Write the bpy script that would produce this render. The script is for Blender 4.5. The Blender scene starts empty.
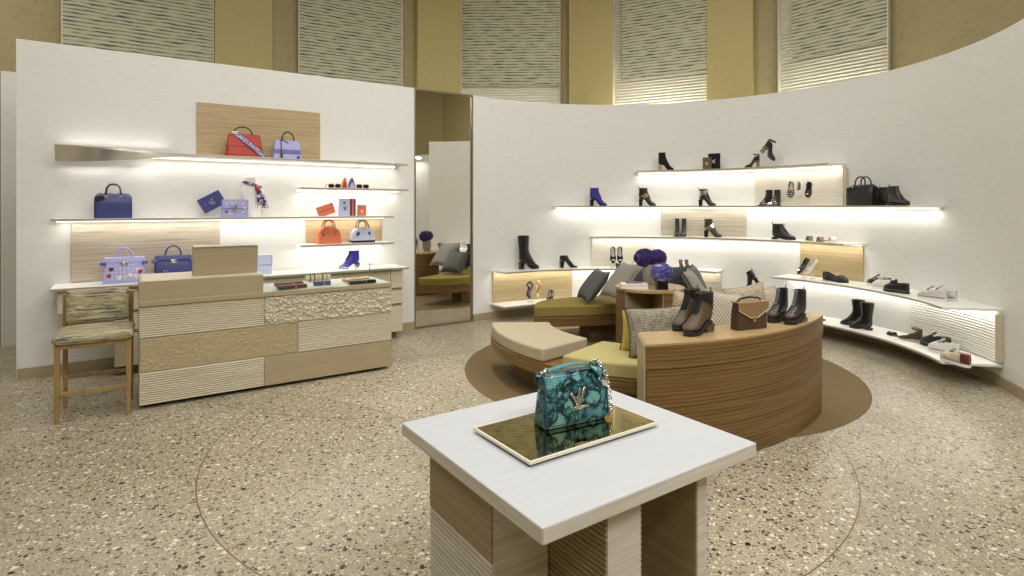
import bpy, bmesh, math, random
from mathutils import Vector, Matrix, Euler, noise
sc = bpy.context.scene
C = sc.collection
PI = math.pi
R = math.radians
# ------------------------------------------------------------------ camera, world, exposure, lights
CAMZ, F, HY = 1.6, 575.0, 207.0          # eye height, focal length and horizon row for a 1024x576 frame
cam_d = bpy.data.cameras.new('camera'); cam_d.sensor_width = 36; cam_d.lens = F/1024*36
cam_d.shift_y = -(288-HY)/1024; cam_d.clip_start = .05
cam = bpy.data.objects.new('camera', cam_d); C.objects.link(cam)
cam.location = (0, 0, CAMZ); cam.rotation_euler = (PI/2, 0, 0); sc.camera = cam
w = bpy.data.worlds.new('world'); sc.world = w; w.use_nodes = True
w.node_tree.nodes['Background'].inputs[0].default_value = (1, .95, .86, 1)
w.node_tree.nodes['Background'].inputs[1].default_value = .1
sc.view_settings.view_transform = 'Standard'; sc.view_settings.look = 'None'
sc.view_settings.gamma = 1; sc.view_settings.use_curve_mapping = False
sc.view_settings.exposure = 0.0
sc.cycles.max_bounces = 8; sc.cycles.diffuse_bounces = 4; sc.cycles.glossy_bounces = 4
sc.cycles.transmission_bounces = 8; sc.cycles.transparent_max_bounces = 8
sc.cycles.sample_clamp_indirect = 6; sc.cycles.caustics_reflective = False; sc.cycles.caustics_refractive = False

def area(loc, rot, sx, sy, power, col=(1, .985, .955), spread=180, name='area_light'):
    d = bpy.data.lights.new(name, 'AREA'); d.shape = 'RECTANGLE'; d.size = sx; d.size_y = sy
    d.energy = power; d.color = col; d.spread = R(spread)
    o = bpy.data.objects.new(name, d); C.objects.link(o); o.location = loc; o.rotation_euler = rot
    return o
CEIL = 5.6
KEY = .285
for (x, y, p) in ((-2.6, 3.4, 170), (.1, 2.6, 150), (2.6, 3.6, 150), (1.4, 6.2, 150), (-.6, 5.6, 120), (-3.6, 1.2, 110), (0.6, -.6, 140), (3.4, .6, 110)):
    area((x, y, CEIL-.08), (0, 0, 0), 1.1, 1.1, p*KEY, name='ceiling_light')

# added unseen fill lamps, angled to brighten the fronts that face the room
for (x, y, p, tx, ty) in ((3.2, -1.6, 150, 0, 4.6), (1.4, -2.2, 130, .6, 3.2), (-1.6, -1.4, 70, -2.4, 5.0), (4.6, 1.0, 90, .8, 6.2)):
    v = Vector((tx-x, ty-y, .8-(CEIL-.25))); area((x, y, CEIL-.25), v.to_track_quat('-Z', 'Y').to_euler(), .7, .7, p*KEY, spread=120, name='added_front_fill')
for (x, y, p) in ((-.5, 5.2, 20), (3.1, 3.7, 22), (-1.2, 3.6, 8)):
    area((x, y, CEIL-.1), (0, 0, 0), .3, .3, p*KEY, spread=50, name='downlight')
area((-6.0, 5.0, CEIL-.2), (0, R(12), 0), .8, .8, 150*KEY, name='ceiling_light')  # extra lamp added to brighten the far left wall
# ------------------------------------------------------------------ materials
MATS = {}
def nt(name):
    m = bpy.data.materials.new(name); m.use_nodes = True
    t = m.node_tree; b = t.nodes['Principled BSDF']
    return m, t, b
def N(t, kind, **kw):
    n = t.nodes.new(kind)
    for k, v in kw.items():
        if k.startswith('i_'): n.inputs[k[2:]].default_value = v
        else: setattr(n, k, v)
    return n
def ramp(t, fac, stops, interp='LINEAR'):
    n = t.nodes.new('ShaderNodeValToRGB'); n.color_ramp.interpolation = interp
    e = n.color_ramp.elements
    while len(e) < len(stops): e.new(.5)
    for i, (p, c) in enumerate(stops):
        e[i].position = p; e[i].color = (*c, 1) if len(c) == 3 else c
    t.links.new(fac, n.inputs[0]); return n.outputs[0]
def coords(t, scale=(1, 1, 1), rot=(0, 0, 0)):
    tc = t.nodes.new('ShaderNodeTexCoord'); mp = t.nodes.new('ShaderNodeMapping')
    mp.inputs['Scale'].default_value = scale; mp.inputs['Rotation'].default_value = rot
    t.links.new(tc.outputs['Object'], mp.inputs[0]); return mp.outputs[0]
def bump(t, b, h, s=.2, d=.01):
    n = N(t, 'ShaderNodeBump'); n.inputs['Strength'].default_value = s; n.inputs['Distance'].default_value = d
    t.links.new(h, n.inputs['Height']); t.links.new(n.outputs[0], b.inputs['Normal'])
def flat(name, col, rough=.5, metal=0, spec=.5, grain=0, gscale=60, coat=0):
    m, t, b = nt(name)
    b.inputs['Base Color'].default_value = (*col, 1); b.inputs['Roughness'].default_value = rough
    b.inputs['Metallic'].default_value = metal; b.inputs['Specular IOR Level'].default_value = spec
    if coat: b.inputs['Coat Weight'].default_value = coat
    if grain:
        v = coords(t); n = N(t, 'ShaderNodeTexNoise'); n.inputs['Scale'].default_value = gscale; n.inputs['Detail'].default_value = 4
        t.links.new(v, n.inputs['Vector'])
        lo = tuple(max(0, c*(1-grain)) for c in col); hi = tuple(min(1, c*(1+grain)) for c in col)
        t.links.new(ramp(t, n.outputs['Fac'], [(.3, lo), (.7, hi)]), b.inputs['Base Color'])
        bump(t, b, n.outputs['Fac'], .15, .004)
    MATS[name] = m; return m
def wood(name, a, c, scale=(1.5, 25, 70), rough=.45, bmp=.12, detail=5):
    m, t, b = nt(name); v = coords(t, scale)
    n = N(t, 'ShaderNodeTexNoise'); n.inputs['Scale'].default_value = 1.0; n.inputs['Detail'].default_value = detail
    n.inputs['Roughness'].default_value = .62
    t.links.new(v, n.inputs['Vector'])
    t.links.new(ramp(t, n.outputs['Fac'], [(.32, a), (.68, c)]), b.inputs['Base Color'])
    b.inputs['Roughness'].default_value = rough
    if bmp: bump(t, b, n.outputs['Fac'], bmp, .004)
    MATS[name] = m; return m
def weave(name, a, c, s=140, rough=.9, streak=None):
    """woven cloth: two crossed waves, optionally broken colour bands"""
    m, t, b = nt(name); v = coords(t)
    ws = []
    for ax in ('X', 'Z'):
        wv = N(t, 'ShaderNodeTexWave', bands_direction=ax); wv.inputs['Scale'].default_value = s/6.28*2
        wv.inputs['Distortion'].default_value = 1.2; wv.inputs['Detail'].default_value = 1
        t.links.new(v, wv.inputs['Vector']); ws.append(wv.outputs['Fac'])
    mx = N(t, 'ShaderNodeMath', operation='MULTIPLY'); t.links.new(ws[0], mx.inputs[0]); t.links.new(ws[1], mx.inputs[1])
    n = N(t, 'ShaderNodeTexNoise'); n.inputs['Scale'].default_value = 40; t.links.new(v, n.inputs['Vector'])
    ad = N(t, 'ShaderNodeMath', operation='ADD'); t.links.new(mx.outputs[0], ad.inputs[0]); t.links.new(n.outputs['Fac'], ad.inputs[1])
    sb = N(t, 'ShaderNodeMath', operation='MULTIPLY'); sb.inputs[1].default_value = .6; t.links.new(ad.outputs[0], sb.inputs[0])
    t.links.new(ramp(t, sb.outputs[0], [(.2, a), (.75, c)]), b.inputs['Base Color'])
    b.inputs['Roughness'].default_value = rough; b.inputs['Specular IOR Level'].default_value = .2
    bump(t, b, mx.outputs[0], .25, .004)
    MATS[name] = m; return m

flat('plaster', (.80, .765, .68), .75, spec=.2, grain=.03, gscale=14)
def canvas_wall(name, col):
    m, t, b = nt(name); v = coords(t, (6, 6, 90))
    n = N(t, 'ShaderNodeTexNoise'); n.inputs['Scale'].default_value = 1.6; n.inputs['Detail'].default_value = 5
    t.links.new(v, n.inputs['Vector'])
    lo = tuple(c*.93 for c in col); hi = tuple(min(1, c*1.04) for c in col)
    t.links.new(ramp(t, n.outputs['Fac'], [(.3, lo), (.7, hi)]), b.inputs['Base Color'])
    b.inputs['Roughness'].default_value = .7; b.inputs['Specular IOR Level'].default_value = .25
    bump(t, b, n.outputs['Fac'], .12, .003); MATS[name] = m
canvas_wall('wall_white', (.77, .755, .715))
def wallpaper(name, a, c):
    m, t, b = nt(name); v = coords(t, (1, 1, 1), (0, R(35), 0))
    br = N(t, 'ShaderNodeTexVoronoi', feature='DISTANCE_TO_EDGE'); br.inputs['Scale'].default_value = 15
    t.links.new(v, br.inputs['Vector'])
    n = N(t, 'ShaderNodeTexNoise'); n.inputs['Scale'].default_value = 9; t.links.new(v, n.inputs['Vector'])
    f = ramp(t, br.outputs['Distance'], [(.02, (0, 0, 0)), (.06, (1, 1, 1))])
    f2 = ramp(t, n.outputs['Fac'], [(.42, (1, 1, 1)), (.6, (0, 0, 0))])
    ad = N(t, 'ShaderNodeMath', operation='MAXIMUM'); t.links.new(f, ad.inputs[0]); t.links.new(f2, ad.inputs[1])
    t.links.new(ramp(t, ad.outputs[0], [(0, a), (1, c)]), b.inputs['Base Color'])
    b.inputs['Roughness'].default_value = .6; bump(t, b, ad.outputs[0], .2, .006); MATS[name] = m
wallpaper('wallpaper_tan', (.285, .24, .11), (.36, .30, .14))
flat('pilaster_tan', (.43, .355, .145), .6, grain=.05, gscale=30)
flat('dark_gap', (.05, .045, .035), .8)
flat('bronze', (.30, .25, .17), .35, .7)
wood('wood_whitewash', (.56, .49, .385), (.68, .61, .50), (2, 30, 80))
wood('wood_pale', (.54, .475, .345), (.66, .60, .46), (2, 40, 60), bmp=.06)
wood('wood_grey', (.36, .30, .22), (.60, .52, .41), (2.5, 30, 110))
wood('wood_tan', (.36, .26, .13), (.52, .39, .21), (2.5, 30, 90))
wood('wood_grey_curved', (.36, .31, .23), (.62, .55, .44), (.9, .9, 75))
wood('wood_pale_curved', (.62, .57, .46), (.72, .67, .56), (.9, .9, 60), bmp=.06)
wood('wood_white_ribbed', (.74, .72, .65), (.80, .78, .71), (.9, .9, 60), bmp=.04)
wood('wood_tan_curved', (.40, .30, .15), (.56, .44, .25), (.9, .9, 90))
wood('wood_hammered', (.42, .34, .20), (.48, .39, .235))
wood('wood_taupe', (.36, .29, .18), (.42, .345, .22), (2, 30, 80))
def oak_lined(name, a, c):
    m, t, b = nt(name); v = coords(t, (1.3, 1.3, 46))
    n = N(t, 'ShaderNodeTexNoise'); n.inputs['Scale'].default_value = 1; n.inputs['Detail'].default_value = 4; t.links.new(v, n.inputs['Vector'])
    wv = N(t, 'ShaderNodeTexWave', bands_direction='Z'); wv.inputs['Scale'].default_value = 13; wv.inputs['Distortion'].default_value = 1.6; wv.inputs['Detail'].default_value = 2; wv.inputs['Detail Scale'].default_value = .35
    t.links.new(coords(t), wv.inputs['Vector'])
    ma = N(t, 'ShaderNodeMath', operation='MULTIPLY_ADD'); ma.inputs[1].default_value = .30; t.links.new(wv.outputs['Fac'], ma.inputs[0]); t.links.new(n.outputs['Fac'], ma.inputs[2])
    t.links.new(ramp(t, ma.outputs[0], [(.36, a), (.86, c)]), b.inputs['Base Color']); b.inputs['Roughness'].default_value = .42
    bump(t, b, ma.outputs[0], .25, .004); MATS[name] = m
oak_lined('wood_oak', (.105, .056, .014), (.225, .128, .040))
wood('wood_oak_top', (.40, .27, .12), (.50, .35, .17), (3, 30, 30), .42, .08)
wood('wood_dark', (.13, .08, .035), (.26, .165, .08), (1.5, 1.5, 70), .5)
wood('wood_stool', (.28, .175, .06), (.40, .26, .10), (18, 18, 3), .4, .05)
wood('wood_table_top', (.53, .545, .565), (.61, .62, .645), (5, 150, 60), .4, .04)
wood('wood_table', (.56, .51, .43), (.78, .73, .65), (2.5, 2.5, 90), .45, .08)
wood('wood_table_tan', (.30, .225, .115), (.43, .33, .185), (1.5, 1.5, 90), .5, .1)
wood('wood_base', (.15, .10, .045), (.26, .18, .09), (1.5, 1.5, 60), .6)
flat('shelf_white', (.84, .82, .77), .4, grain=.01)
flat('shelf_edge', (.55, .50, .41), .3, .55)
def emis(name, col, s):
    m, t, b = nt(name); b.inputs['Base Color'].default_value = (*col, 1)
    b.inputs['Emission Color'].default_value = (*col, 1); b.inputs['Emission Strength'].default_value = s; MATS[name] = m
emis('led', (1, .98, .92), 1.5)
emis('lamp_face', (1, .93, .82), 8)
flat('fabric_mustard', (.26, .20, .055), .9, spec=.15, grain=.1, gscale=160)
flat('fabric_mustard_light', (.46, .40, .175), .9, spec=.15, grain=.08, gscale=160)
flat('fabric_beige', (.46, .395, .27), .9, spec=.15, grain=.08, gscale=160)
flat('fabric_slate', (.085, .092, .082), .65, spec=.4, grain=.25, gscale=90)
flat('fabric_slate_blue', (.038, .042, .048), .6, spec=.4, grain=.2, gscale=90)
flat('fabric_taupe', (.30, .285, .235), .85, spec=.2, grain=.15, gscale=120)
flat('fabric_silver', (.36, .35, .31), .7, spec=.4, grain=.15, gscale=120)
flat('piping_dark', (.06, .055, .045), .8)
flat('piping_light', (.42, .40, .35), .8)
weave('tweed_grey', (.10, .085, .055), (.50, .45, .34), 80)
weave('tweed_tan', (.24, .18, .10), (.66, .57, .42), 60)
def pleat(name, a, c):
    m, t, b = nt(name); v = coords(t, (1, 1, 1), (0, R(40), 0))
    wv = N(t, 'ShaderNodeTexWave', bands_direction='X'); wv.inputs['Scale'].default_value = 14; wv.inputs['Distortion'].default_value = 1.5
    t.links.new(v, wv.inputs['Vector']); t.links.new(ramp(t, wv.outputs['Fac'], [(.05, a), (.5, c)]), b.inputs['Base Color'])
    b.inputs['Roughness'].default_value = .6; bump(t, b, wv.outputs['Fac'], .5, .01); MATS[name] = m
pleat('fabric_pleated', (.30, .24, .16), (.62, .55, .43))
flat('fabric_yellow', (.50, .36, .07), .7, spec=.3, grain=.08)
def streaks(name, base, cols, sx, sz, sy=1):
    m, t, b = nt(name); v = coords(t, (sx, sy, sz)); prev = None
    n0 = N(t, 'ShaderNodeTexNoise'); n0.inputs['Scale'].default_value = 90; vv = coords(t)
    t.links.new(vv, n0.inputs['Vector'])
    prev = ramp(t, n0.outputs['Fac'], [(.3, tuple(c*.86 for c in base)), (.7, tuple(min(1, c*1.08) for c in base))])
    for i, (col, th) in enumerate(cols):
        n = N(t, 'ShaderNodeTexNoise'); n.noise_dimensions = '4D'; n.inputs['W'].default_value = i*7.3+1; n.inputs['Scale'].default_value = 1
        n.inputs['Detail'].default_value = 3; n.inputs['Roughness'].default_value = .55; n.inputs['Distortion'].default_value = .25
        t.links.new(v, n.inputs['Vector'])
        f = ramp(t, n.outputs['Fac'], [(th, (0, 0, 0)), (th+.035, (1, 1, 1))])
        mx = N(t, 'ShaderNodeMix', data_type='RGBA'); t.links.new(f, mx.inputs[0]); t.links.new(prev, mx.inputs[6]); mx.inputs[7].default_value = (*col, 1)
        prev = mx.outputs[2]
    t.links.new(prev, b.inputs['Base Color']); b.inputs['Roughness'].default_value = .85; b.inputs['Specular IOR Level'].default_value = .2
    MATS[name] = m
def lined():
    m, t, b = nt('screen_streaked'); v = coords(t)
    wv = N(t, 'ShaderNodeTexWave', bands_direction='Z'); wv.inputs['Scale'].default_value = 6.6; wv.inputs['Distortion'].default_value = 2.8
    wv.inputs['Detail'].default_value = 2.5; wv.inputs['Detail Scale'].default_value = .9; wv.inputs['Detail Roughness'].default_value = .6
    sv = coords(t, (.55, 1, 1)); t.links.new(sv, wv.inputs['Vector'])
    n = N(t, 'ShaderNodeTexNoise'); n.inputs['Scale'].default_value = 1; n.inputs['Detail'].default_value = 3; nv = coords(t, (5.5, 1, 16)); t.links.new(nv, n.inputs['Vector'])
    ad = N(t, 'ShaderNodeMath', operation='MULTIPLY_ADD'); ad.inputs[1].default_value = 1.3; t.links.new(n.outputs['Fac'], ad.inputs[0]); t.links.new(wv.outputs['Fac'], ad.inputs[2])
    t.links.new(ramp(t, ad.outputs[0], [(.54, (.06, .065, .075)), (.74, (.20, .20, .16)), (.95, (.44, .43, .30)), (1.1, (.50, .48, .34))]), b.inputs['Base Color'])
    b.inputs['Roughness'].default_value = .85; MATS['screen_streaked'] = m
lined()
streaks('stool_fabric', (.40, .35, .22), [((.10, .10, .10), .55), ((.58, .53, .40), .57), ((.34, .24, .07), .60)], 5, 75, sy=75)
flat('screen_ribbed', (.66, .63, .50), .7, grain=.03)
# terrazzo floor with inlaid circles
def terrazzo():
    m, t, b = nt('terrazzo'); v = coords(t)
    ds = N(t, 'ShaderNodeTexNoise'); ds.inputs['Scale'].default_value = 30; t.links.new(v, ds.inputs['Vector'])
    wob = N(t, 'ShaderNodeMix', data_type='VECTOR'); wob.inputs[0].default_value = .02
    t.links.new(v, wob.inputs[4]); t.links.new(ds.outputs['Color'], wob.inputs[5])
    big = N(t, 'ShaderNodeTexNoise'); big.inputs['Scale'].default_value = 1.2; t.links.new(v, big.inputs['Vector'])
    prev = ramp(t, big.outputs['Fac'], [(.3, (.345, .30, .215)), (.7, (.435, .385, .28))])
    def chips(dk, br, wh, tn, c1, c2, c3, c4): return [(0, c1), (dk, c1), (dk+.005, c2), (br, c2), (br+.005, c3), (wh, c3), (wh+.005, c4), (tn, c4)]
    for sc_, size, stops in ((29, .36, chips(.20, .36, .50, .64, (.022, .02, .02), (.20, .135, .08), (.74, .69, .58), (.34, .26, .16))),
                             (50, .38, chips(.20, .38, .56, .72, (.03, .026, .024), (.20, .14, .09), (.70, .65, .53), (.32, .24, .15))),
                             (98, .40, chips(.12, .36, .62, .78, (.05, .042, .035), (.25, .18, .11), (.68, .62, .50), (.35, .28, .19)))):
        vo = N(t, 'ShaderNodeTexVoronoi', feature='F1'); vo.inputs['Scale'].default_value = sc_; t.links.new(wob.outputs[1], vo.inputs['Vector'])
        sp = N(t, 'ShaderNodeSeparateColor'); t.links.new(vo.outputs['Color'], sp.inputs[0])
        col = ramp(t, sp.outputs[0], stops, 'CONSTANT')
        lim = N(t, 'ShaderNodeMath', operation='MULTIPLY_ADD'); lim.inputs[1].default_value = size*.8; lim.inputs[2].default_value = size*.45; t.links.new(sp.outputs[1], lim.inputs[0])
        lt = N(t, 'ShaderNodeMath', operation='LESS_THAN'); t.links.new(vo.outputs['Distance'], lt.inputs[0]); t.links.new(lim.outputs[0], lt.inputs[1])
        sel = N(t, 'ShaderNodeMath', operation='LESS_THAN'); sel.inputs[1].default_value = stops[-1][0]; t.links.new(sp.outputs[0], sel.inputs[0])
        f = N(t, 'ShaderNodeMath', operation='MULTIPLY'); t.links.new(lt.outputs[0], f.inputs[0]); t.links.new(sel.outputs[0], f.inputs[1])
        mx = N(t, 'ShaderNodeMix', data_type='RGBA'); t.links.new(f.outputs[0], mx.inputs[0]); t.links.new(prev, mx.inputs[6]); t.links.new(col, mx.inputs[7]); prev = mx.outputs[2]
    # inlaid rings: brass hairlines between pours, tint inside; the second's darkening paints light falloff
    for (cx, cy, r, wd, tint) in ((.09, 4.28, 2.14, .0035, 1.04), (-3.0, 1.55, 3.55, .003, .90), (-1.15, 6.9, 2.55, .004, 1.0), (4.6, 3.1, 2.6, .002, .90)):
        vd = N(t, 'ShaderNodeVectorMath', operation='DISTANCE'); vd.inputs[1].default_value = (cx, cy, 0); t.links.new(v, vd.inputs[0])
        sb = N(t, 'ShaderNodeMath', operation='SUBTRACT'); sb.inputs[1].default_value = r; t.links.new(vd.outputs['Value'], sb.inputs[0])
        ins = N(t, 'ShaderNodeMath', operation='LESS_THAN'); ins.inputs[1].default_value = 0; t.links.new(sb.outputs[0], ins.inputs[0])
        tm = N(t, 'ShaderNodeMix', data_type='RGBA', blend_type='MULTIPLY'); t.links.new(ins.outputs[0], tm.inputs[0]); t.links.new(prev, tm.inputs[6]); tm.inputs[7].default_value = (tint, tint, tint*.98, 1)
        ab = N(t, 'ShaderNodeMath', operation='ABSOLUTE'); t.links.new(sb.outputs[0], ab.inputs[0])
        ln = N(t, 'ShaderNodeMath', operation='LESS_THAN'); ln.inputs[1].default_value = wd; t.links.new(ab.outputs[0], ln.inputs[0])
        lm = N(t, 'ShaderNodeMix', data_type='RGBA'); t.links.new(ln.outputs[0], lm.inputs[0]); t.links.new(tm.outputs[2], lm.inputs[6]); lm.inputs[7].default_value = (.16, .11, .06, 1)
        prev = lm.outputs[2]
    t.links.new(prev, b.inputs['Base Color']); b.inputs['Roughness'].default_value = .28; b.inputs['Specular IOR Level'].default_value = .4
    MATS['terrazzo'] = m
terrazzo()
def rugmat():
    m, t, b = nt('rug_sisal'); v = coords(t)
    vd = N(t, 'ShaderNodeTexWave', wave_type='RINGS', rings_direction='Z'); vd.inputs['Scale'].default_value = 26; vd.inputs['Distortion'].default_value = 2.2; vd.inputs['Detail Scale'].default_value = 8
    t.links.new(v, vd.inputs['Vector'])
    n = N(t, 'ShaderNodeTexNoise'); n.inputs['Scale'].default_value = 90; t.links.new(v, n.inputs['Vector'])
    ad = N(t, 'ShaderNodeMath', operation='MULTIPLY'); t.links.new(vd.outputs['Fac'], ad.inputs[0]); t.links.new(n.outputs['Fac'], ad.inputs[1])
    t.links.new(ramp(t, ad.outputs[0], [(.05, (.10, .066, .024)), (.55, (.27, .185, .078))]), b.inputs['Base Color'])
    b.inputs['Roughness'].default_value = .95; bump(t, b, ad.outputs[0], .5, .01); MATS['rug_sisal'] = m
rugmat()
# leathers, metals
flat('black_leather', (.014, .013, .013), .32, spec=.55)
flat('black_patent', (.010, .010, .011), .12, spec=.7)
flat('black_suede', (.016, .015, .016), .85, spec=.2)
flat('black_rubber', (.018, .017, .016), .55)
flat('red_leather', (.42, .035, .02), .4, spec=.4, grain=.08)
flat('lilac_leather', (.40, .40, .72), .45, grain=.06)
flat('violet_leather', (.14, .12, .36), .45)
flat('navy_leather', (.045, .055, .20), .4, grain=.08)
flat('royal_blue', (.035, .03, .42), .35, grain=.1)
flat('royal_velvet', (.03, .02, .26), .6)
flat('coral_leather', (.70, .19, .10), .28, spec=.6)
flat('pale_blue_leather', (.55, .60, .80), .3)
flat('white_leather', (.78, .76, .72), .45)
flat('cream_leather', (.68, .58, .42), .45)
flat('burgundy', (.12, .02, .02), .45)
flat('brown_leather', (.20, .12, .065), .5, grain=.12)
flat('boot_brown', (.10, .065, .036), .5, grain=.2)
flat('brown_patina', (.05, .032, .018), .3)
flat('taupe_leather', (.125, .085, .05), .55, grain=.12)
flat('gold', (.78, .58, .26), .28, 1)
flat('silver', (.80, .78, .74), .22, 1)
flat('acrylic', (.75, .72, .62), .15, spec=.6)
flat('cream_trim', (.80, .76, .60), .4)
flat('lace_dark', (.02, .02, .02), .8)
flat('lace_grey', (.30, .30, .31), .8)
flat('glitter_white', (.66, .63, .58), .4, .2, grain=.3, gscale=300)
flat('paper_white', (.80, .78, .74), .7)
flat('bust_white', (.84, .82, .77), .6)
flat('vase_taupe', (.36, .33, .26), .45)
flat('petal_deep', (.042, .022, .14), .8, grain=.5, gscale=40)
flat('petal_light', (.12, .10, .36), .8, grain=.5, gscale=40)
flat('petal_pale', (.50, .48, .68), .8)
flat('leaf', (.05, .10, .03), .7)
def spotted(name, a, c, scale=22, th=.32, rough=.45, d=0):
    m, t, b = nt(name); v = coords(t, (1, 1, 1), (0, R(d), 0))
    vo = N(t, 'ShaderNodeTexVoronoi', feature='F1'); vo.inputs['Scale'].default_value = scale; vo.inputs['Randomness'].default_value = .15
    t.links.new(v, vo.inputs['Vector'])
    t.links.new(ramp(t, vo.outputs['Distance'], [(th, c), (th+.1, a)]), b.inputs['Base Color'])
    b.inputs['Roughness'].default_value = rough; MATS[name] = m
spotted('monogram_brown', (.06, .036, .02), (.11, .068, .034), 75, .3)
spotted('monogram_tan', (.30, .19, .085), (.19, .11, .045), 75, .3)
spotted('pattern_black_white', (.02, .02, .022), (.62, .60, .55), 38, .30)
spotted('lilac_floral', (.40, .40, .72), (.62, .58, .78), 30, .25)
def snake():
    m, t, b = nt('teal_python'); v = coords(t)
    n = N(t, 'ShaderNodeTexNoise'); n.inputs['Scale'].default_value = 19; n.inputs['Detail'].default_value = 3; n.inputs['Distortion'].default_value = .7; t.links.new(v, n.inputs['Vector'])
    base = ramp(t, n.outputs['Fac'], [(.30, (.42, .78, .68)), (.42, (.16, .50, .45)), (.455, (.012, .03, .035)), (.505, (.02, .055, .07)), (.535, (.05, .24, .28)), (.70, (.22, .52, .54))])
    vo = N(t, 'ShaderNodeTexVoronoi', feature='DISTANCE_TO_EDGE'); vo.inputs['Scale'].default_value = 150; vo.inputs['Randomness'].default_value = .35; t.links.new(v, vo.inputs['Vector'])
    f = ramp(t, vo.outputs['Distance'], [(.03, (.12, .14, .15)), (.16, (1, 1, 1))])
    mx = N(t, 'ShaderNodeMix', data_type='RGBA', blend_type='MULTIPLY'); mx.inputs[0].default_value = 1; t.links.new(base, mx.inputs[6]); t.links.new(f, mx.inputs[7])
    t.links.new(mx.outputs[2], b.inputs['Base Color']); b.inputs['Roughness'].default_value = .33
    bump(t, b, vo.outputs['Distance'], .35, .002); MATS['teal_python'] = m
snake()
flat('teal_leather', (.07, .27, .30), .4, grain=.1)
flat('teal_edge', (.03, .10, .17), .4)
flat('tray_mirror', (.62, .52, .29), .03, 1)
flat('mirror_glass', (.93, .92, .88), .0, 1)
flat('scarf_navy', (.03, .04, .12), .6)
def scarf():
    m, t, b = nt('scarf_print'); v = coords(t)
    n = N(t, 'ShaderNodeTexNoise'); n.inputs['Scale'].default_value = 28; t.links.new(v, n.inputs['Vector'])
    t.links.new(ramp(t, n.outputs['Fac'], [(0, (.02, .03, .12)), (.45, (.05, .09, .32)), (.52, (.75, .72, .66)), (.58, (.55, .10, .06)), (.64, (.03, .04, .10))], 'CONSTANT'), b.inputs['Base Color'])
    b.inputs['Roughness'].default_value = .5; MATS['scarf_print'] = m
scarf()
def glassmat():
    m, t, b = nt('case_glass'); t.nodes.remove(b)
    tr = N(t, 'ShaderNodeBsdfTransparent'); tr.inputs[0].default_value = (.96, .98, .965, 1)
    gl = N(t, 'ShaderNodeBsdfGlossy'); gl.inputs['Roughness'].default_value = .02
    mx = N(t, 'ShaderNodeMixShader'); mx.inputs[0].default_value = .07
    t.links.new(tr.outputs[0], mx.inputs[1]); t.links.new(gl.outputs[0], mx.inputs[2])
    t.links.new(mx.outputs[0], t.nodes['Material Output'].inputs['Surface']); MATS['case_glass'] = m
glassmat()

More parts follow.
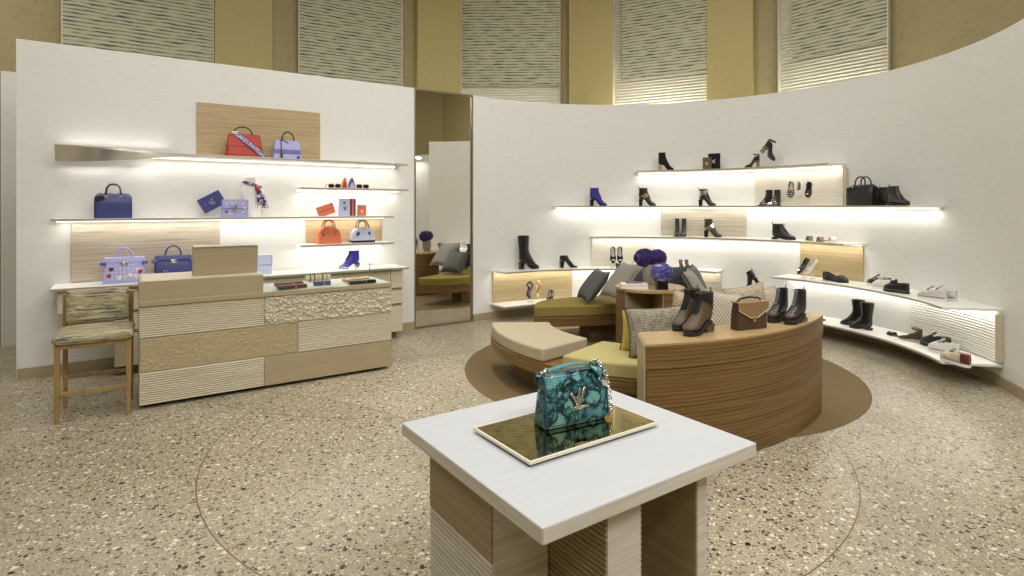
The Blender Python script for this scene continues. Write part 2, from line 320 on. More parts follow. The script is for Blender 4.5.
# ------------------------------------------------------------------ mesh builder
class B:
    def __init__(s): s.bm = bmesh.new()
    def face(s, vs):
        try: return s.bm.faces.new(vs)
        except ValueError: return None
    def box(s, c, d, M=None):
        x, y, z = c; a, b_, e = d[0]/2, d[1]/2, d[2]/2
        P = [Vector((x+i*a, y+j*b_, z+k*e)) for i in (-1, 1) for j in (-1, 1) for k in (-1, 1)]
        if M is not None: P = [M @ p for p in P]
        v = [s.bm.verts.new(p) for p in P]
        for f in ((0, 1, 3, 2), (4, 6, 7, 5), (0, 4, 5, 1), (2, 3, 7, 6), (0, 2, 6, 4), (1, 5, 7, 3)): s.face([v[i] for i in f])
        return s
    def loft(s, rings, closed=True, cap=True, loop=False):
        V = [[s.bm.verts.new(p) for p in r] for r in rings]; n = len(V[0])
        prs = list(zip(V[:-1], V[1:])) + ([(V[-1], V[0])] if loop else [])
        for a, b_ in prs:
            for i in range(n if closed else n-1):
                j = (i+1) % n; s.face([a[i], a[j], b_[j], b_[i]])
        if cap and not loop:
            s.face(V[0][::-1]); s.face(V[-1])
        return s
    def prism(s, pts, lo, hi, axis='z'):
        """2-D outline extruded along an axis (z: pts=xy, y: pts=xz, x: pts=yz)"""
        mk = {'z': lambda p, h: (p[0], p[1], h), 'y': lambda p, h: (p[0], h, p[1]), 'x': lambda p, h: (h, p[0], p[1])}[axis]
        return s.loft([[mk(p, lo) for p in pts], [mk(p, hi) for p in pts]])
    def tube(s, pts, r, n=8, closed=False, flatten=1.0):
        pts = [Vector(p) for p in pts]; m = len(pts); rings = []; up = None
        for i, p in enumerate(pts):
            if closed: d = pts[(i+1) % m]-pts[i-1]
            else: d = pts[min(i+1, m-1)]-pts[max(i-1, 0)]
            d.normalize()
            if up is None:
                up = d.orthogonal().normalized()
            else:
                up = (up - d*up.dot(d)).normalized()
            q = d.cross(up); rr = r[i] if isinstance(r, (list, tuple)) else r
            rings.append([p+(up*math.cos(2*PI*k/n)+q*math.sin(2*PI*k/n)*flatten)*rr for k in range(n)])
        return s.loft(rings, loop=closed)
    def lathe(s, prof, n=32, c=(0, 0, 0)):
        return s.loft([[(c[0]+r*math.cos(2*PI*k/n), c[1]+r*math.sin(2*PI*k/n), c[2]+z) for k in range(n)] for r, z in prof])
    def ball(s, c, r, n=12, sq=(1, 1, 1)):
        rings = []
        for i in range(1, n):
            a = PI*i/n
            rings.append([(c[0]+r*sq[0]*math.sin(a)*math.cos(2*PI*k/n/1), c[1]+r*sq[1]*math.sin(a)*math.sin(2*PI*k/n), c[2]+r*sq[2]*math.cos(a)) for k in range(n)])
        return s.loft(rings)
    def xf(s, M):
        bmesh.ops.transform(s.bm, matrix=M, verts=s.bm.verts); return s
    def build(s, name, mat, parent=None, loc=(0, 0, 0), rot=(0, 0, 0), bev=0, smooth=True, ang=38, solid=0, seg=2, sub=0):
        bm = s.bm
        bmesh.ops.recalc_face_normals(bm, faces=bm.faces)
        me = bpy.data.meshes.new(name); bm.to_mesh(me); bm.free()
        mats = mat if isinstance(mat, (list, tuple)) else [mat]
        for k in mats: me.materials.append(MATS[k])
        if smooth:
            me.polygons.foreach_set('use_smooth', [True]*len(me.polygons)); me.set_sharp_from_angle(angle=R(ang))
        o = bpy.data.objects.new(name, me); C.objects.link(o); o.location = loc; o.rotation_euler = rot
        if parent is not None: o.parent = parent
        if solid:
            q = o.modifiers.new('thickness', 'SOLIDIFY'); q.thickness = solid; q.offset = 0
        if sub:
            q = o.modifiers.new('smooth', 'SUBSURF'); q.levels = sub; q.render_levels = sub
        if bev:
            q = o.modifiers.new('bevel', 'BEVEL'); q.width = bev; q.segments = seg; q.limit_method = 'ANGLE'; q.angle_limit = R(40)
        return o

def thing(name, label, cat, loc=(0, 0, 0), rot=0, group=None):
    o = bpy.data.objects.new(name, None); C.objects.link(o); o.empty_display_size = .05
    o.location = loc; o.rotation_euler = rot if isinstance(rot, (tuple, Euler)) else (0, 0, rot)
    o['label'] = label; o['category'] = cat
    if group: o['group'] = group
    return o
def tag(o, label, cat, group=None):
    o['label'] = label; o['category'] = cat
    if group: o['group'] = group
    return o
def struct(o): o['kind'] = 'structure'; return o
def dup(root, loc, rot, label, group=None):
    r = root.copy(); C.objects.link(r); r.location = loc
    r.rotation_euler = rot if isinstance(rot, (tuple, Euler)) else (0, 0, rot)
    r['label'] = label
    if group: r['group'] = group
    for ch in list(root.children):
        c = ch.copy(); C.objects.link(c); c.parent = r
        for g in list(ch.children):
            d = g.copy(); C.objects.link(d); d.parent = c
    return r
def rrect(w, h, r, n=5, cx=0, cy=0):
    P = []
    for (sx, sy, a0) in ((1, 1, 0), (-1, 1, 90), (-1, -1, 180), (1, -1, 270)):
        for k in range(n+1):
            a = R(a0+90*k/n); P.append((cx+sx*(w/2-r)+r*math.cos(a), cy+sy*(h/2-r)+r*math.sin(a)))
    return P
def arc(cx, cy, r, a0, a1, n):
    return [(cx+r*math.cos(R(a0+(a1-a0)*k/n)), cy+r*math.sin(R(a0+(a1-a0)*k/n))) for k in range(n+1)]

# ------------------------------------------------------------------ plan of the place
AX, AY, TH = -4.59, 5.32, R(33.8)                     # left display wall: start point and direction
dx, dy = math.cos(TH), math.sin(TH); nx, ny = dy, -dx  # along the wall, out of the wall
OFF = AX*nx+AY*ny
def LW(s, o, z=0): return Vector((AX+s*dx+o*nx, AY+s*dy+o*ny, z))
def lw(px, py, o):
    u = (px-512)/F; Y = (o+OFF)/(nx*u+ny); X = u*Y
    return (X-AX)*dx+(Y-AY)*dy, CAMZ-(py-HY)*Y/F
WCX, WCY, WR, WH = 1.437, 5.796, 2.982, 3.16           # curved shoe wall: centre, radius, height
def cw(px, d):
    u = (px-512)/F; r = WR-d; a = 1+u*u; b = -2*(u*WCX+WCY); c = WCX**2+WCY**2-r*r
    Y = (-b+math.sqrt(max(0, b*b-4*a*c)))/2/a
    return u*Y, Y, math.degrees(math.atan2(Y-WCY, u*Y-WCX))
def pxy(px, Y): return (px-512)/F*Y
def spot_l(p0, p1, yt, z, o):
    """position, heading, width and height of an item on the left wall"""
    s0, s1 = lw(p0, 0, o)[0], lw(p1, 0, o)[0]; s = (s0+s1)/2
    L = LW(s, o, z); Y = L.y
    return L, TH, s1-s0, CAMZ-(yt-HY)*Y/F-z
def spot_c(p0, p1, yt, z, d):
    x0, y0, a0 = cw(p0, d); x1, y1, a1 = cw(p1, d); X, Y, a = cw((p0+p1)/2, d)
    return Vector((X, Y, z)), R(a-90), math.hypot(x1-x0, y1-y0), CAMZ-(yt-HY)*Y/F-z

# ------------------------------------------------------------------ the room shell
struct(B().box((0, 2, -.05), (24, 22, .1)).build('floor', 'terrazzo', smooth=False))
struct(B().box((0, 2, CEIL+.05), (24, 22, .1)).build('ceiling', 'plaster', smooth=False))
SM = lw(414.5, 0, 0)[0]; SE = lw(472.6, 0, 0)[0]      # mirror from SM to SE along the wall line
wl = struct(B().box((SM/2, .06, WH/2), (SM, .12, WH)).build('wall_left', 'wall_white', loc=(AX, AY, 0), rot=(0, 0, TH), bev=.004))
B().box((SM/2, -.012, .05), (SM-.02, .02, .10)).build('baseboard', 'wood_taupe', wl, loc=(0, 0, 0))
# plain white wall further back at the left edge
struct(B().box((-1.2, -1.0+.06+2.75, WH/2), (4.2, .12, WH)).build('wall_left_far', 'wall_white', loc=(AX, AY, 0), rot=(0, 0, TH)))
# mirror: bronze frame and a silvered pane
mr = thing('wall_mirror', 'full-height mirror in a thin bronze frame between the bag wall and the shoe wall', 'mirror', LW((SM+SE)/2, 0), TH)
mw = SE-SM
B().box((0, .03, WH/2), (mw-.02, .03, WH-.02)).build('pane', 'mirror_glass', mr, smooth=False)
fb = B(); fb.box((-mw/2+.008, .02, WH/2), (.016, .06, WH)); fb.box((mw/2-.008, .02, WH/2), (.016, .06, WH)); fb.box((0, .02, WH-.008), (mw-.032, .06, .016)); fb.box((0, .02, .012), (mw-.032, .06, .024))
fb.build('frame', 'bronze', mr, smooth=False)
B().box((0, .07, WH/2), (mw, .05, WH)).build('backing', 'wood_taupe', mr, smooth=False)
# curved shoe wall
A0 = cw(473.2, 0)[2]; A1 = -24.5
def arcwall(a0, a1, r0, r1, z0, z1, n=64):
    P = arc(0, 0, r0, a0, a1, n)+arc(0, 0, r1, a1, a0, n); return B().prism(P, z0, z1)
wr = struct(arcwall(A0, A1, WR, WR+.12, 0, WH, 72).build('wall_right', 'wall_white', loc=(WCX, WCY, 0)))
arcwall(A0, A1, WR-.014, WR+.01, 0, .10, 72).build('baseboard', 'wood_taupe', wr)
# outer drum: tan wallpaper, pilasters and tall screened windows
DR = [(62, 7.0), (213, 7.92), (297, 8.54), (400, 9.35), (462, 9.8), (560, 9.75), (615, 9.45), (708, 8.75), (783, 8.2), (892, 7.1), (1024, 6.0)]
def drum(px):
    for (a, ya), (b_, yb) in zip(DR[:-1], DR[1:]):
        if px <= b_: break
    # straight chord in plan between the two stations
    A = Vector((pxy(a, ya), ya)); D = Vector((pxy(b_, yb), yb))-A; u = (px-512)/F
    t = (u*A.y-A.x)/(D.x-u*D.y); return A+D*t
ring = [Vector((-8.6, 1.5)), Vector((-7.2, 5.2))]+[drum(p) for p in (62, 213, 297, 400, 462, 560, 615, 708, 783, 892, 1024)]+[Vector((6.9, 3.4)), Vector((6.9, .2)), Vector((5.2, -3.6)), Vector((-5.2, -4.2)), Vector((-8.6, -2))]
bw = B()
for p, q in zip(ring, ring[1:]+ring[:1]):
    bw.face([bw.bm.verts.new((p.x, p.y, 0)), bw.bm.verts.new((q.x, q.y, 0)), bw.bm.verts.new((q.x, q.y, CEIL)), bw.bm.verts.new((p.x, p.y, CEIL))])
bmesh.ops.remove_doubles(bw.bm, verts=bw.bm.verts, dist=.001)
struct(bw.build('wall_back', 'wallpaper_tan', smooth=False, solid=.04))
def on_drum(p0, p1):
    a, b_ = drum(p0), drum(p1); d = b_-a; return a, b_, d.length, math.atan2(d.y, d.x)
for k, (p0, p1) in enumerate(((213.5, 270), (415, 458), (571, 614), (709, 755))):
    a, b_, L, th = on_drum(p0, p1)
    o = B().box((L/2, -.08, CEIL/2), (L, .16, CEIL-.02)).build(f'trim_{k+1}', 'pilaster_tan', loc=(a.x, a.y, 0), rot=(0, 0, th), bev=.006); struct(o)
WZ = 3.64
for k, (p0, p1) in enumerate(((62, 213), (297, 400), (462, 560), (615, 709), (782, 892))):
    a, b_, L, th = on_drum(p0, p1)
    win = struct(B().box((L/2, -.035, 3.9), (L, .03, 3.4-.02)).build(f'window_{k+1}', 'screen_ribbed', loc=(a.x, a.y, 0), rot=(0, 0, th), smooth=False))
    rb = B(); z = 2.5
    pr = []
    while z < 5.5:
        pr += [(-.05, z), (-.062, z+.015), (-.05, z+.03)]; z += .045
    pr = pr+[(-.045, 5.5), (-.045, 2.5)]
    rb.prism(pr, .01, L-.01, 'x').build('ribbed_liner', 'screen_ribbed', win, ang=60)
    x0 = .0 if k < 3 else L*.09 if k == 3 else L*.14
    B().box(((x0+L)/2+.002, -.11, ((WZ, 3.15, 3.5)[k+1 if k < 2 else 0]+5.5)/2), (L-x0-.02, .012, 5.5-(WZ, 3.15, 3.5)[k+1 if k < 2 else 0])).build('streaked_screen', 'screen_streaked', win, smooth=False)
    fr = B(); fr.box((.006, -.07, 3.9), (.012, .1, 3.3)); fr.box((L-.006, -.07, 3.9), (.012, .1, 3.3)); fr.build('frame', 'screen_ribbed', win, smooth=False)
    mid = (a+b_)/2; inn = Vector((math.sin(th), -math.cos(th)))
    e = {0: 6, 1: 9, 2: 6, 3: 16, 4: 8}[k]
    area((mid.x+inn.x*.22, mid.y+inn.y*.22, 2.75), (R(180-22), 0, th), L*.85, .05, e*1.1, (1, .96, .88), name='window_sill_light')

# ------------------------------------------------------------------ shelves and back panels, left wall
SD = .33
def led_l(s0, s1, z, p, o=.09, up=False):
    c = LW((s0+s1)/2, o, z); area(c, (R(180) if up else 0, 0, TH), s1-s0, .02, p, (1, .98, .92), name='shelf_light')
def shelf_l(label, s0, s1, ztop, depth, led=2.2, th=.022, group='lit shelves on the bag wall'):
    L = s1-s0; t = thing('wall_shelf', label, 'shelf', LW((s0+s1)/2, 0, ztop-th), TH, group)
    B().box((0, -depth/2-.001, th/2), (L, depth-.002, th)).build('board', 'shelf_white', t, bev=.002)
    B().box((0, -depth-.003, th/2-.001), (L, .006, th-.002)).build('front_edge', 'shelf_edge', t, smooth=False)
    B().box((0, -.035, -.008), (L-.04, .022, .016)).build('light_strip', 'led', t, smooth=False)
    led_l(s0+.03, s1-.03, ztop-th-.02, led*L)
    return t
Z1, Z2, Z3, Z4, Z5 = 2.135, 1.822, 1.492, 1.172, .868
s0, s1 = lw(301, 0, SD)[0], lw(409, 0, SD)[0]
shelf_l('short lit shelf holding the sunglasses, right part of the bag wall', s0, s1, Z2, SD)
shelf_l('short lit shelf under the two dome handbags', lw(301, 0, SD)[0], lw(394, 0, SD)[0], Z4, SD)
shelf_l('long lit middle shelf of the bag wall under the navy duffel bag', lw(50, 0, SD)[0], lw(394, 0, SD)[0], Z3, SD)
# topmost shelf: a ribbon that twists from an upright band at its left end to a flat shelf
sl, sr_ = lw(53, 0, SD)[0], lw(408, 0, SD)[0]; st = sl+1.05
t = thing('ribbon_shelf', 'topmost lit shelf of the bag wall, twisting into an upright band at its left end', 'shelf', LW((sl+sr_)/2, 0, Z1-.022), TH, 'lit shelves on the bag wall')
mid = (sl+sr_)/2; rings = []
for k in range(41):
    q = k/40; s = sl+(st-sl)*q if k < 40 else st
    e = q*q*(3-2*q)
    f1 = Vector((s-mid, -(.20+(SD-.20)*e), .060*(1-e)+.011+.0)); bk = Vector((s-mid, -(.15*(1-e)+.002), -.095*(1-e)+.011))
    d = (f1-bk).normalized(); nn = Vector((0, -d.z, d.y)).normalized()*.011
    rings.append([f1+nn, bk+nn, bk-nn, f1-nn])
rings.append([Vector((sr_-mid, p.y, p.z)) for p in rings[-1]])
B().loft(rings).build('board', 'shelf_edge', t, ang=50)
B().box(((st+sr_)/2-mid, -SD/2, .024), (sr_-st, SD-.02, .003)).build('top_face', 'shelf_white', t, smooth=False)
B().box(((st+sr_)/2-mid-.2, -.035, -.008), (sr_-st+.3, .022, .016)).build('light_strip', 'led', t, smooth=False)
led_l(st-.5, sr_-.03, Z1-.045, 1.9*2.6)
led_l(sl+.05, sl+.9, Z1+.06, .55, o=.07, up=True); led_l(sl+.05, sl+.8, Z1-.13, .5, o=.07)
def panel_l(label, p0, p1, z0, z1, mat, thick=.02):
    s0, s1 = lw(p0, 0, thick)[0], lw(p1, 0, thick)[0]
    o = B().box((0, -thick/2-.001, (z1-z0)/2), (s1-s0, thick-.002, z1-z0)).build('wood_backboard', mat, loc=LW((s0+s1)/2, 0, z0), rot=(0, 0, TH), bev=.002)
    return tag(o, label, 'panel')
zt = lw(197, 102, .02)[1]
panel_l('tan wood back panel behind the red handbag on the top shelf', 197, 320, Z1+.004, zt, 'wood_tan')
panel_l('grey grained wood panel behind the lilac and navy totes', 71, 220, Z5+.004, Z3-.045, 'wood_grey')
panel_l('small tan wood panel behind the coral dome handbag', 306, 382, Z4+.004, Z3-.045, 'wood_tan')
# back counter below the shelves
c0, c1 = lw(49.5, 0, .45)[0], lw(409, 0, .45)[0]
t = thing('back_counter', 'long white-topped back counter with pale wood drawers along the bag wall', 'counter', LW((c0+c1)/2, 0, 0), TH); L = c1-c0
B().box((0, -.226, Z5-.0125), (L, .45, .025)).build('countertop', 'shelf_white', t, bev=.002)
B().box((0, -.453, Z5-.0125), (L, .006, .022)).build('front_edge', 'shelf_edge', t, smooth=False)
k0 = lw(57, 0, .40)[0]-(c0+c1)/2; k1 = lw(403, 0, .40)[0]-(c0+c1)/2; k2 = lw(114, 0, .40)[0]-(c0+c1)/2
B().box(((k0+k1)/2, -.19, .735), (k1-k0, .36, .205)).build('carcass', 'wood_pale', t, smooth=False)
B().box(((k2+k1)/2, -.19, .375), (k1-k2, .36, .53)).build('lower_carcass', 'wood_taupe', t, smooth=False)
nd = 4
for i in range(nd):
    a = k2+(k1-k2)*i/nd; b_ = k2+(k1-k2)*(i+1)/nd
    for (z0, z1) in ((.62, .83), (.43, .585), (.09, .395)):
        B().box(((a+b_)/2, -.385, (z0+z1)/2), (b_-a-.006, .025, z1-z0)).build('drawer_front', 'wood_pale', t, bev=.002)
B().box(((k0+k2)/2, -.385, .735), (k2-k0-.006, .025, .20)).build('drawer_front', 'wood_pale', t, bev=.002)
B().box(((k2+k1)/2, -.17, .055), (k1-k2-.1, .28, .11)).build('plinth', 'wood_dark', t, smooth=False)
led_l(c0+.05, c1-.05, Z3-.05, 0.01)

# ------------------------------------------------------------------ shelves and back panels, curved wall
def led_c(a0, a1, d, z, p_per_m, up=False):
    n = max(1, round(abs(a0-a1)/16)); r = WR-d
    for k in range(n):
        b0 = a0+(a1-a0)*k/n; b1 = a0+(a1-a0)*(k+1)/n; m = (b0+b1)/2; ln = r*R(abs(b1-b0))*.97
        area((WCX+r*math.cos(R(m)), WCY+r*math.sin(R(m)), z), (R(180) if up else 0, 0, R(m-90)), ln, .02, p_per_m*ln, (1, .98, .92), name='shelf_light')
def shelf_c(label, a0, a1, ztop, depth, led=2.2, th=.022, taper=0):
    """a0 left end, a1 right end in degrees round the wall's centre"""
    t = thing('wall_shelf', label, 'shelf', (WCX, WCY, ztop-th), 0, 'lit shelves on the curved shoe wall'); r0 = WR-.001; r1 = WR-depth
    n = max(8, int(abs(a0-a1)/1.5))
    P = arc(0, 0, r0, a0, a1, n)+arc(0, 0, r1, a1, a0+taper, n)
    B().prism(P, 0, th).build('board', 'shelf_white', t, bev=.002, ang=30)
    P = arc(0, 0, r1, a0+taper, a1, n)+arc(0, 0, r1-.006, a1, a0+taper, n)
    B().prism(P, .001, th-.001).build('front_edge', 'shelf_edge', t, ang=30)
    P = arc(0, 0, WR-.024, a0-1, a1+1, n)+arc(0, 0, WR-.046, a1+1, a0-1, n)
    if led: B().prism(P, -.016, -.001).build('light_strip', 'led', t, ang=30)
    if led: led_c(a0-.6, a1+.6, .10, ztop-th-.02, led)
    return t
def panel_c(label, p0, p1, z0, z1, mat, thick=.02, end=None):
    a0, a1 = cw(p0, thick)[2], cw(p1, thick)[2]; n = max(4, int(abs(a0-a1)/1.5))
    P = arc(0, 0, WR-.001, a0, a1, n)+arc(0, 0, WR-thick, a1, a0, n)
    o = B().prism(P, z0, z1).build('wood_backboard', mat, loc=(WCX, WCY, 0), ang=30)
    return tag(o, label, 'panel')
ZA, ZB, ZC, ZD, ZE = 2.135, 1.615, 1.17, .70, .225
shelf_c('topmost short shelf of the curved shoe wall', cw(635, 0)[2], cw(847, 0)[2], ZA, .34)
shelf_c('longest shelf of the shoe wall, at eye level, under the black handbag', cw(552, 0)[2], cw(945, 0)[2], ZB, .36)
shelf_c('middle shelf of the curved shoe wall with three mules at its right end', cw(590, 0)[2], cw(867, 0)[2], ZC, .38)
shelf_c('low shelf carrying the tall black boot near the mirror', cw(490, 0)[2], cw(723, 0)[2], ZD, .38)
shelf_c('lowest shelf at the left end of the shoe wall, beside the mirror', cw(490, 0)[2], cw(640, 0)[2], ZE, .38, led=0)
shelf_c('low shelf of the shoe wall with the black and the glittery sneakers', cw(788, 0)[2], cw(1003, 0)[2], ZD, .47)
shelf_c('lowest shelf at the right end of the shoe wall under the tall rubber boots', cw(735, 0)[2], cw(1003, 0)[2], ZE-.02, .47, led=0)
G = .03
panel_c('pale textured panel at the right under the topmost shoe shelf', 755, 843, ZB+.002, ZA-.045, 'wood_pale_curved')
panel_c('grey streaked wood panel behind the pair of slim black boots', 661, 746, ZC+.002, ZB-.045, 'wood_grey_curved')
panel_c('pale grey panel behind the black and white pumps at the left of the middle shelf', 592, 652, ZD+.002, ZC-.045, 'wood_pale_curved')
panel_c('tan wood panel behind the black loafer', 800, 863, ZD+.002, ZC-.045, 'wood_tan_curved')
panel_c('glowing tan wood panel between the two low shelves beside the mirror', 493, 572, ZE+.002, ZD-.045, 'wood_tan_curved')
panel_c('grey wood end panel below the low shelf right of the vases', 655, 721, ZE+.002, ZD-.045, 'wood_grey_curved')
# ribbed white panel between the two right-hand shelves
a0, a1 = cw(910, .02)[2], cw(999, .02)[2]; n = 24; rings = []
z = ZE-.015; prof = [(WR-.001, z)]
while z < ZD-.06: prof += [(WR-.016, z), (WR-.028, z+.012), (WR-.016, z+.024)]; z += .0265
prof += [(WR-.001, z)]
o = B().loft([[(r*math.cos(R(a0+(a1-a0)*k/n)), r*math.sin(R(a0+(a1-a0)*k/n)), zz) for r, zz in prof] for k in range(n+1)]).build('ribbed_backboard', 'wood_white_ribbed', loc=(WCX, WCY, 0), ang=60)
tag(o, 'white horizontally ribbed panel between the two right-hand low shoe shelves', 'panel')
# end cheeks that close the panels
def cheek(label, px, z0, z1, depth, mat='wood_pale'):
    X, Y, a = cw(px, 0)
    o = B().box((0, -depth/2-.002, (z1-z0)/2), (.018, depth, z1-z0)).build('shelf_upright', mat, loc=(X, Y, z0), rot=(0, 0, R(a-90)), bev=.002)
    return tag(o, label, 'panel')
cheek('thin upright end piece at the right end of the ribbed shoe-wall panel', 1003.6, ZE+.003, ZD-.05, .06)
cheek('thin upright end piece under the right end of the topmost shoe shelf', 848, ZB+.003, ZA-.05, .06)

# shelving on the far right side of the shop, seen only in the mirror
t = thing('shelving_unit', 'white lit shelving unit with a wooden side post, reflected in the edge of the mirror', 'shelving', (6.62, 2.45, 0), R(90))
B().box((.1, .10, 1.55), (1.3, .04, 3.1)).build('back_board', 'wall_white', t, smooth=False)
for z in (.35, .8, 1.25, 1.7, 2.15, 2.6): B().box((.1, -.07, z), (1.3, .30, .025)).build('shelf', 'shelf_white', t, smooth=False)
for x in (-.56, .80): B().box((x, -.07, 1.55), (.07, .34, 3.1)).build('side_post', 'wood_tan', t, smooth=False)
area((6.30, 2.45, 3.0), (0, R(25), 0), .1, 1.1, 14, name='shelf_light')

# ------------------------------------------------------------------ rug and seating ring
RCX, RCY = 1.41, 5.79
o = B().lathe([(.01, 0), (1.87, 0), (1.88, .003), (1.872, .006), (.01, .006)], 96).build('round_rug', 'rug_sisal', loc=(RCX, RCY, .0005))
tag(o, 'round brown woven rug under the ring of seats', 'rug')
def sector(ri, ro, a0, a1, n=None, i0=0, i1=0, ext=()):
    n = n or max(6, int(abs(a1-a0)/3)); return arc(0, 0, ro, a0, a1, n)+[(r*math.cos(R(a)), r*math.sin(R(a))) for r, a in ext]+arc(0, 0, ri, a1+i1, a0+i0, n)
def bench(label, a0, a1, ri, ro, mat, zc=(.335, .45), zb=(.235, .335), cush=None, base=None, i0=0, i1=0, ext=()):
    t = thing('curved_bench', label, 'bench', (WCX, WCY, .007), 0, 'curved benches of the seating ring')
    B().prism(sector(ri+.18, ro-.22, a0+6, a1-6+(i1*.7)), 0, zb[0]-.007).build('plinth', 'wood_base', t, ang=30)
    b0, b1 = base or (a0, a1)
    B().prism(sector(ri, ro, b0, b1, None, i0, i1, ext), zb[0]-.007, zb[1]-.007).build('wooden_base', 'wood_oak', t, ang=30, bev=.003)
    c0, c1 = cush or (a0+.3, a1-.3)
    B().prism(sector(ri+.012, ro-.008, c0, c1, None, i0, i1, ext), zc[0]-.006, zc[1]-.007).build('seat_cushion', mat, t, ang=30, bev=.018, seg=3)
    return t
bench('curved bench with beige cushion on a wooden base, behind the teal handbag', 181, 224, 1.05, 1.65, 'fabric_beige', base=(180, 231))
bench('curved bench with olive-mustard cushion in front of the wood display block', 231.5, 262, 1.05, 1.70, 'fabric_mustard_light')
bench('curved bench with mustard cushion at the far left of the round side table', 84, 127, 1.03, 1.70, 'fabric_mustard', zc=(.32, .45), zb=(.21, .32), i1=-10, ext=((1.66, 131), (1.60, 136), (1.54, 140), (1.47, 143), (1.42, 143.4)))
bench('curved bench behind the round side table under the slate pillows', 20, 83.5, 1.03, 1.70, 'fabric_mustard', zc=(.32, .45), zb=(.22, .32))
# round side table with a wedge-shaped opening
HX, HYY, HR, HZ = 1.432, 5.98, .352, .77
t = thing('round_side_table', 'round wooden side table with a wedge-shaped opening, holding two vases', 'side table', (HX, HYY, .007), 0)
B().lathe([(.005, HZ-.03), (HR, HZ-.03), (HR, HZ), (.005, HZ)], 64).build('tabletop', 'wood_oak_top', t, bev=.003)
a0, a1 = -148, -80
P = [(HR*.985*math.cos(R(a)), HR*.985*math.sin(R(a))) for a in [a1+(360-(a1-a0))*k/60 for k in range(61)]]
P += [(.05, .09)]
B().prism(P, 0, HZ-.0305).build('drum', 'wood_oak', t, ang=30)
for (ax, ay) in (P[0], P[60]):
    d = Vector((.05-ax, .09-ay, 0)); L = d.length; an = math.atan2(d.y, d.x)
    nrm = Vector((math.sin(an), -math.cos(an)))*(1 if ax < 0 else -1)
    B().box((L/2-.002, 0, (HZ-.034)/2), (L-.012, .008, HZ-.036)).build('wedge_lining', 'wood_taupe', t, loc=(ax+nrm.x*.006, ay+nrm.y*.006, 0), rot=(0, 0, an), smooth=False)
# display block: a crescent of oak with a proud upper band
QX, QY, QR, QZ = .413, 5.943, 2.488, .758
aL, aR = -80.8, -36.2
def crescent(ro, a0, a1, wmax, wmin):
    n = 48; P = arc(0, 0, ro, a0, a1, n); I = []
    for k in range(n+1):
        q = k/n; a = a1+(a0+2.4-a1)*q; e = min(1, q/.32); e = e*e*(3-2*e)
        r = QR-(wmin+(wmax-wmin)*e); I.append((r*math.cos(R(a)), r*math.sin(R(a))))
    return P+I
t = thing('display_block', 'tall crescent-shaped oak display block carrying boots and a brown handbag', 'display block', (QX, QY, .0068), 0)
B().prism(crescent(QR-.008, aL+.15, aR, .325, .12), .0, .60).build('lower_body', 'wood_oak', t, ang=30, bev=.002)
B().prism(crescent(QR, aL, aR, .335, .13), .602, QZ-.012).build('upper_band', 'wood_oak', t, ang=30, bev=.002)
B().prism(crescent(QR-.001, aL, aR, .335, .13), QZ-.0118, QZ).build('top_board', 'wood_oak_top', t, ang=30)
e0 = Vector((QR*math.cos(R(aL)), QR*math.sin(R(aL)))); e1 = Vector(((QR-.335)*math.cos(R(aL+2.4)), (QR-.335)*math.sin(R(aL+2.4)))); em = (e0+e1)/2; ed = e1-e0
B().box((0, .006, QZ/2), (ed.length-.004, .01, QZ-.012)).build('end_face', 'wood_taupe', t, loc=(em.x, em.y, 0), rot=(0, 0, math.atan2(ed.y, ed.x)), smooth=False)

# ------------------------------------------------------------------ foreground display table
TF = Vector((.0666, 1.252)); TT = R(34.6); TZ = .90
def TB(a, b_, z=0): return Vector((TF.x+a*math.cos(TT)-b_*math.sin(TT), TF.y+a*math.sin(TT)+b_*math.cos(TT), z))
t = thing('display_table', 'pale wood display table in the foreground with slab legs, under the teal handbag', 'display table', TB(0, 0), TT)
B().box((.40, .3725, TZ-.019), (.80, .745, .038)).build('tabletop', 'wood_table_top', t, bev=.0015)
B().box((.40, .0, TZ-.0195), (.796, .002, .035)).build('edge_band', 'wood_table', t, smooth=False)
B().box((.0, .3725, TZ-.0195), (.002, .741, .035)).build('edge_band', 'wood_table', t, smooth=False)
zt = TZ-.038
def slab(a0, a1, b0, b1, ribs_from=None, ribs_to=0.0, ribs_right=False, side='wood_table_tan'):
    o = B().box(((a0+a1)/2, (b0+b1)/2, zt/2), (a1-a0, b1-b0, zt)).build('slab_leg', 'wood_table', t, bev=.001)
    # side facing the front left: tan board above, ribs below
    top = zt if ribs_from is None else ribs_from
    if ribs_from is None or ribs_from < zt:
        B().box((a0-.003, (b0+b1)/2, (top if ribs_from is None else (zt+ribs_from)/2) if ribs_from is not None else zt/2), (.006, b1-b0-.004, (zt-ribs_from) if ribs_from is not None else zt)).build('side_board', side, o, smooth=False)
    if ribs_from is not None:
        pr = [(a0, ribs_to)]; z = ribs_to
        while z < ribs_from-.012: pr += [(a0-.001, z), (a0-.0065, z+.004), (a0-.0065, z+.011), (a0-.001, z+.0145)]; z += .0148
        pr += [(a0, z)]
        g = B(); g.loft([[(p[0], b0+.002, p[1]) for p in pr], [(p[0], b1-.002, p[1]) for p in pr]]); g.build('ribbed_side', 'wood_table' if ribs_from < zt-.05 else side, o, ang=60)
    if ribs_right:
        pr = [(a1, 0)]; z = 0
        while z < zt-.016: pr += [(a1+.0005, z), (a1+.006, z+.004), (a1+.006, z+.010), (a1+.0005, z+.0135)]; z += .0148
        pr += [(a1, z)]
        B().loft([[(p[0], b0+.002, p[1]) for p in pr], [(p[0], b1-.002, p[1]) for p in pr]]).build('ribbed_side', 'wood_table_tan', o, ang=60)
    return o
slab(.06, .243, .29, .655, ribs_from=.655)
slab(.2535, .372, .06, .60, ribs_from=zt, ribs_right=True)
slab(.606, .648, .06, .60)
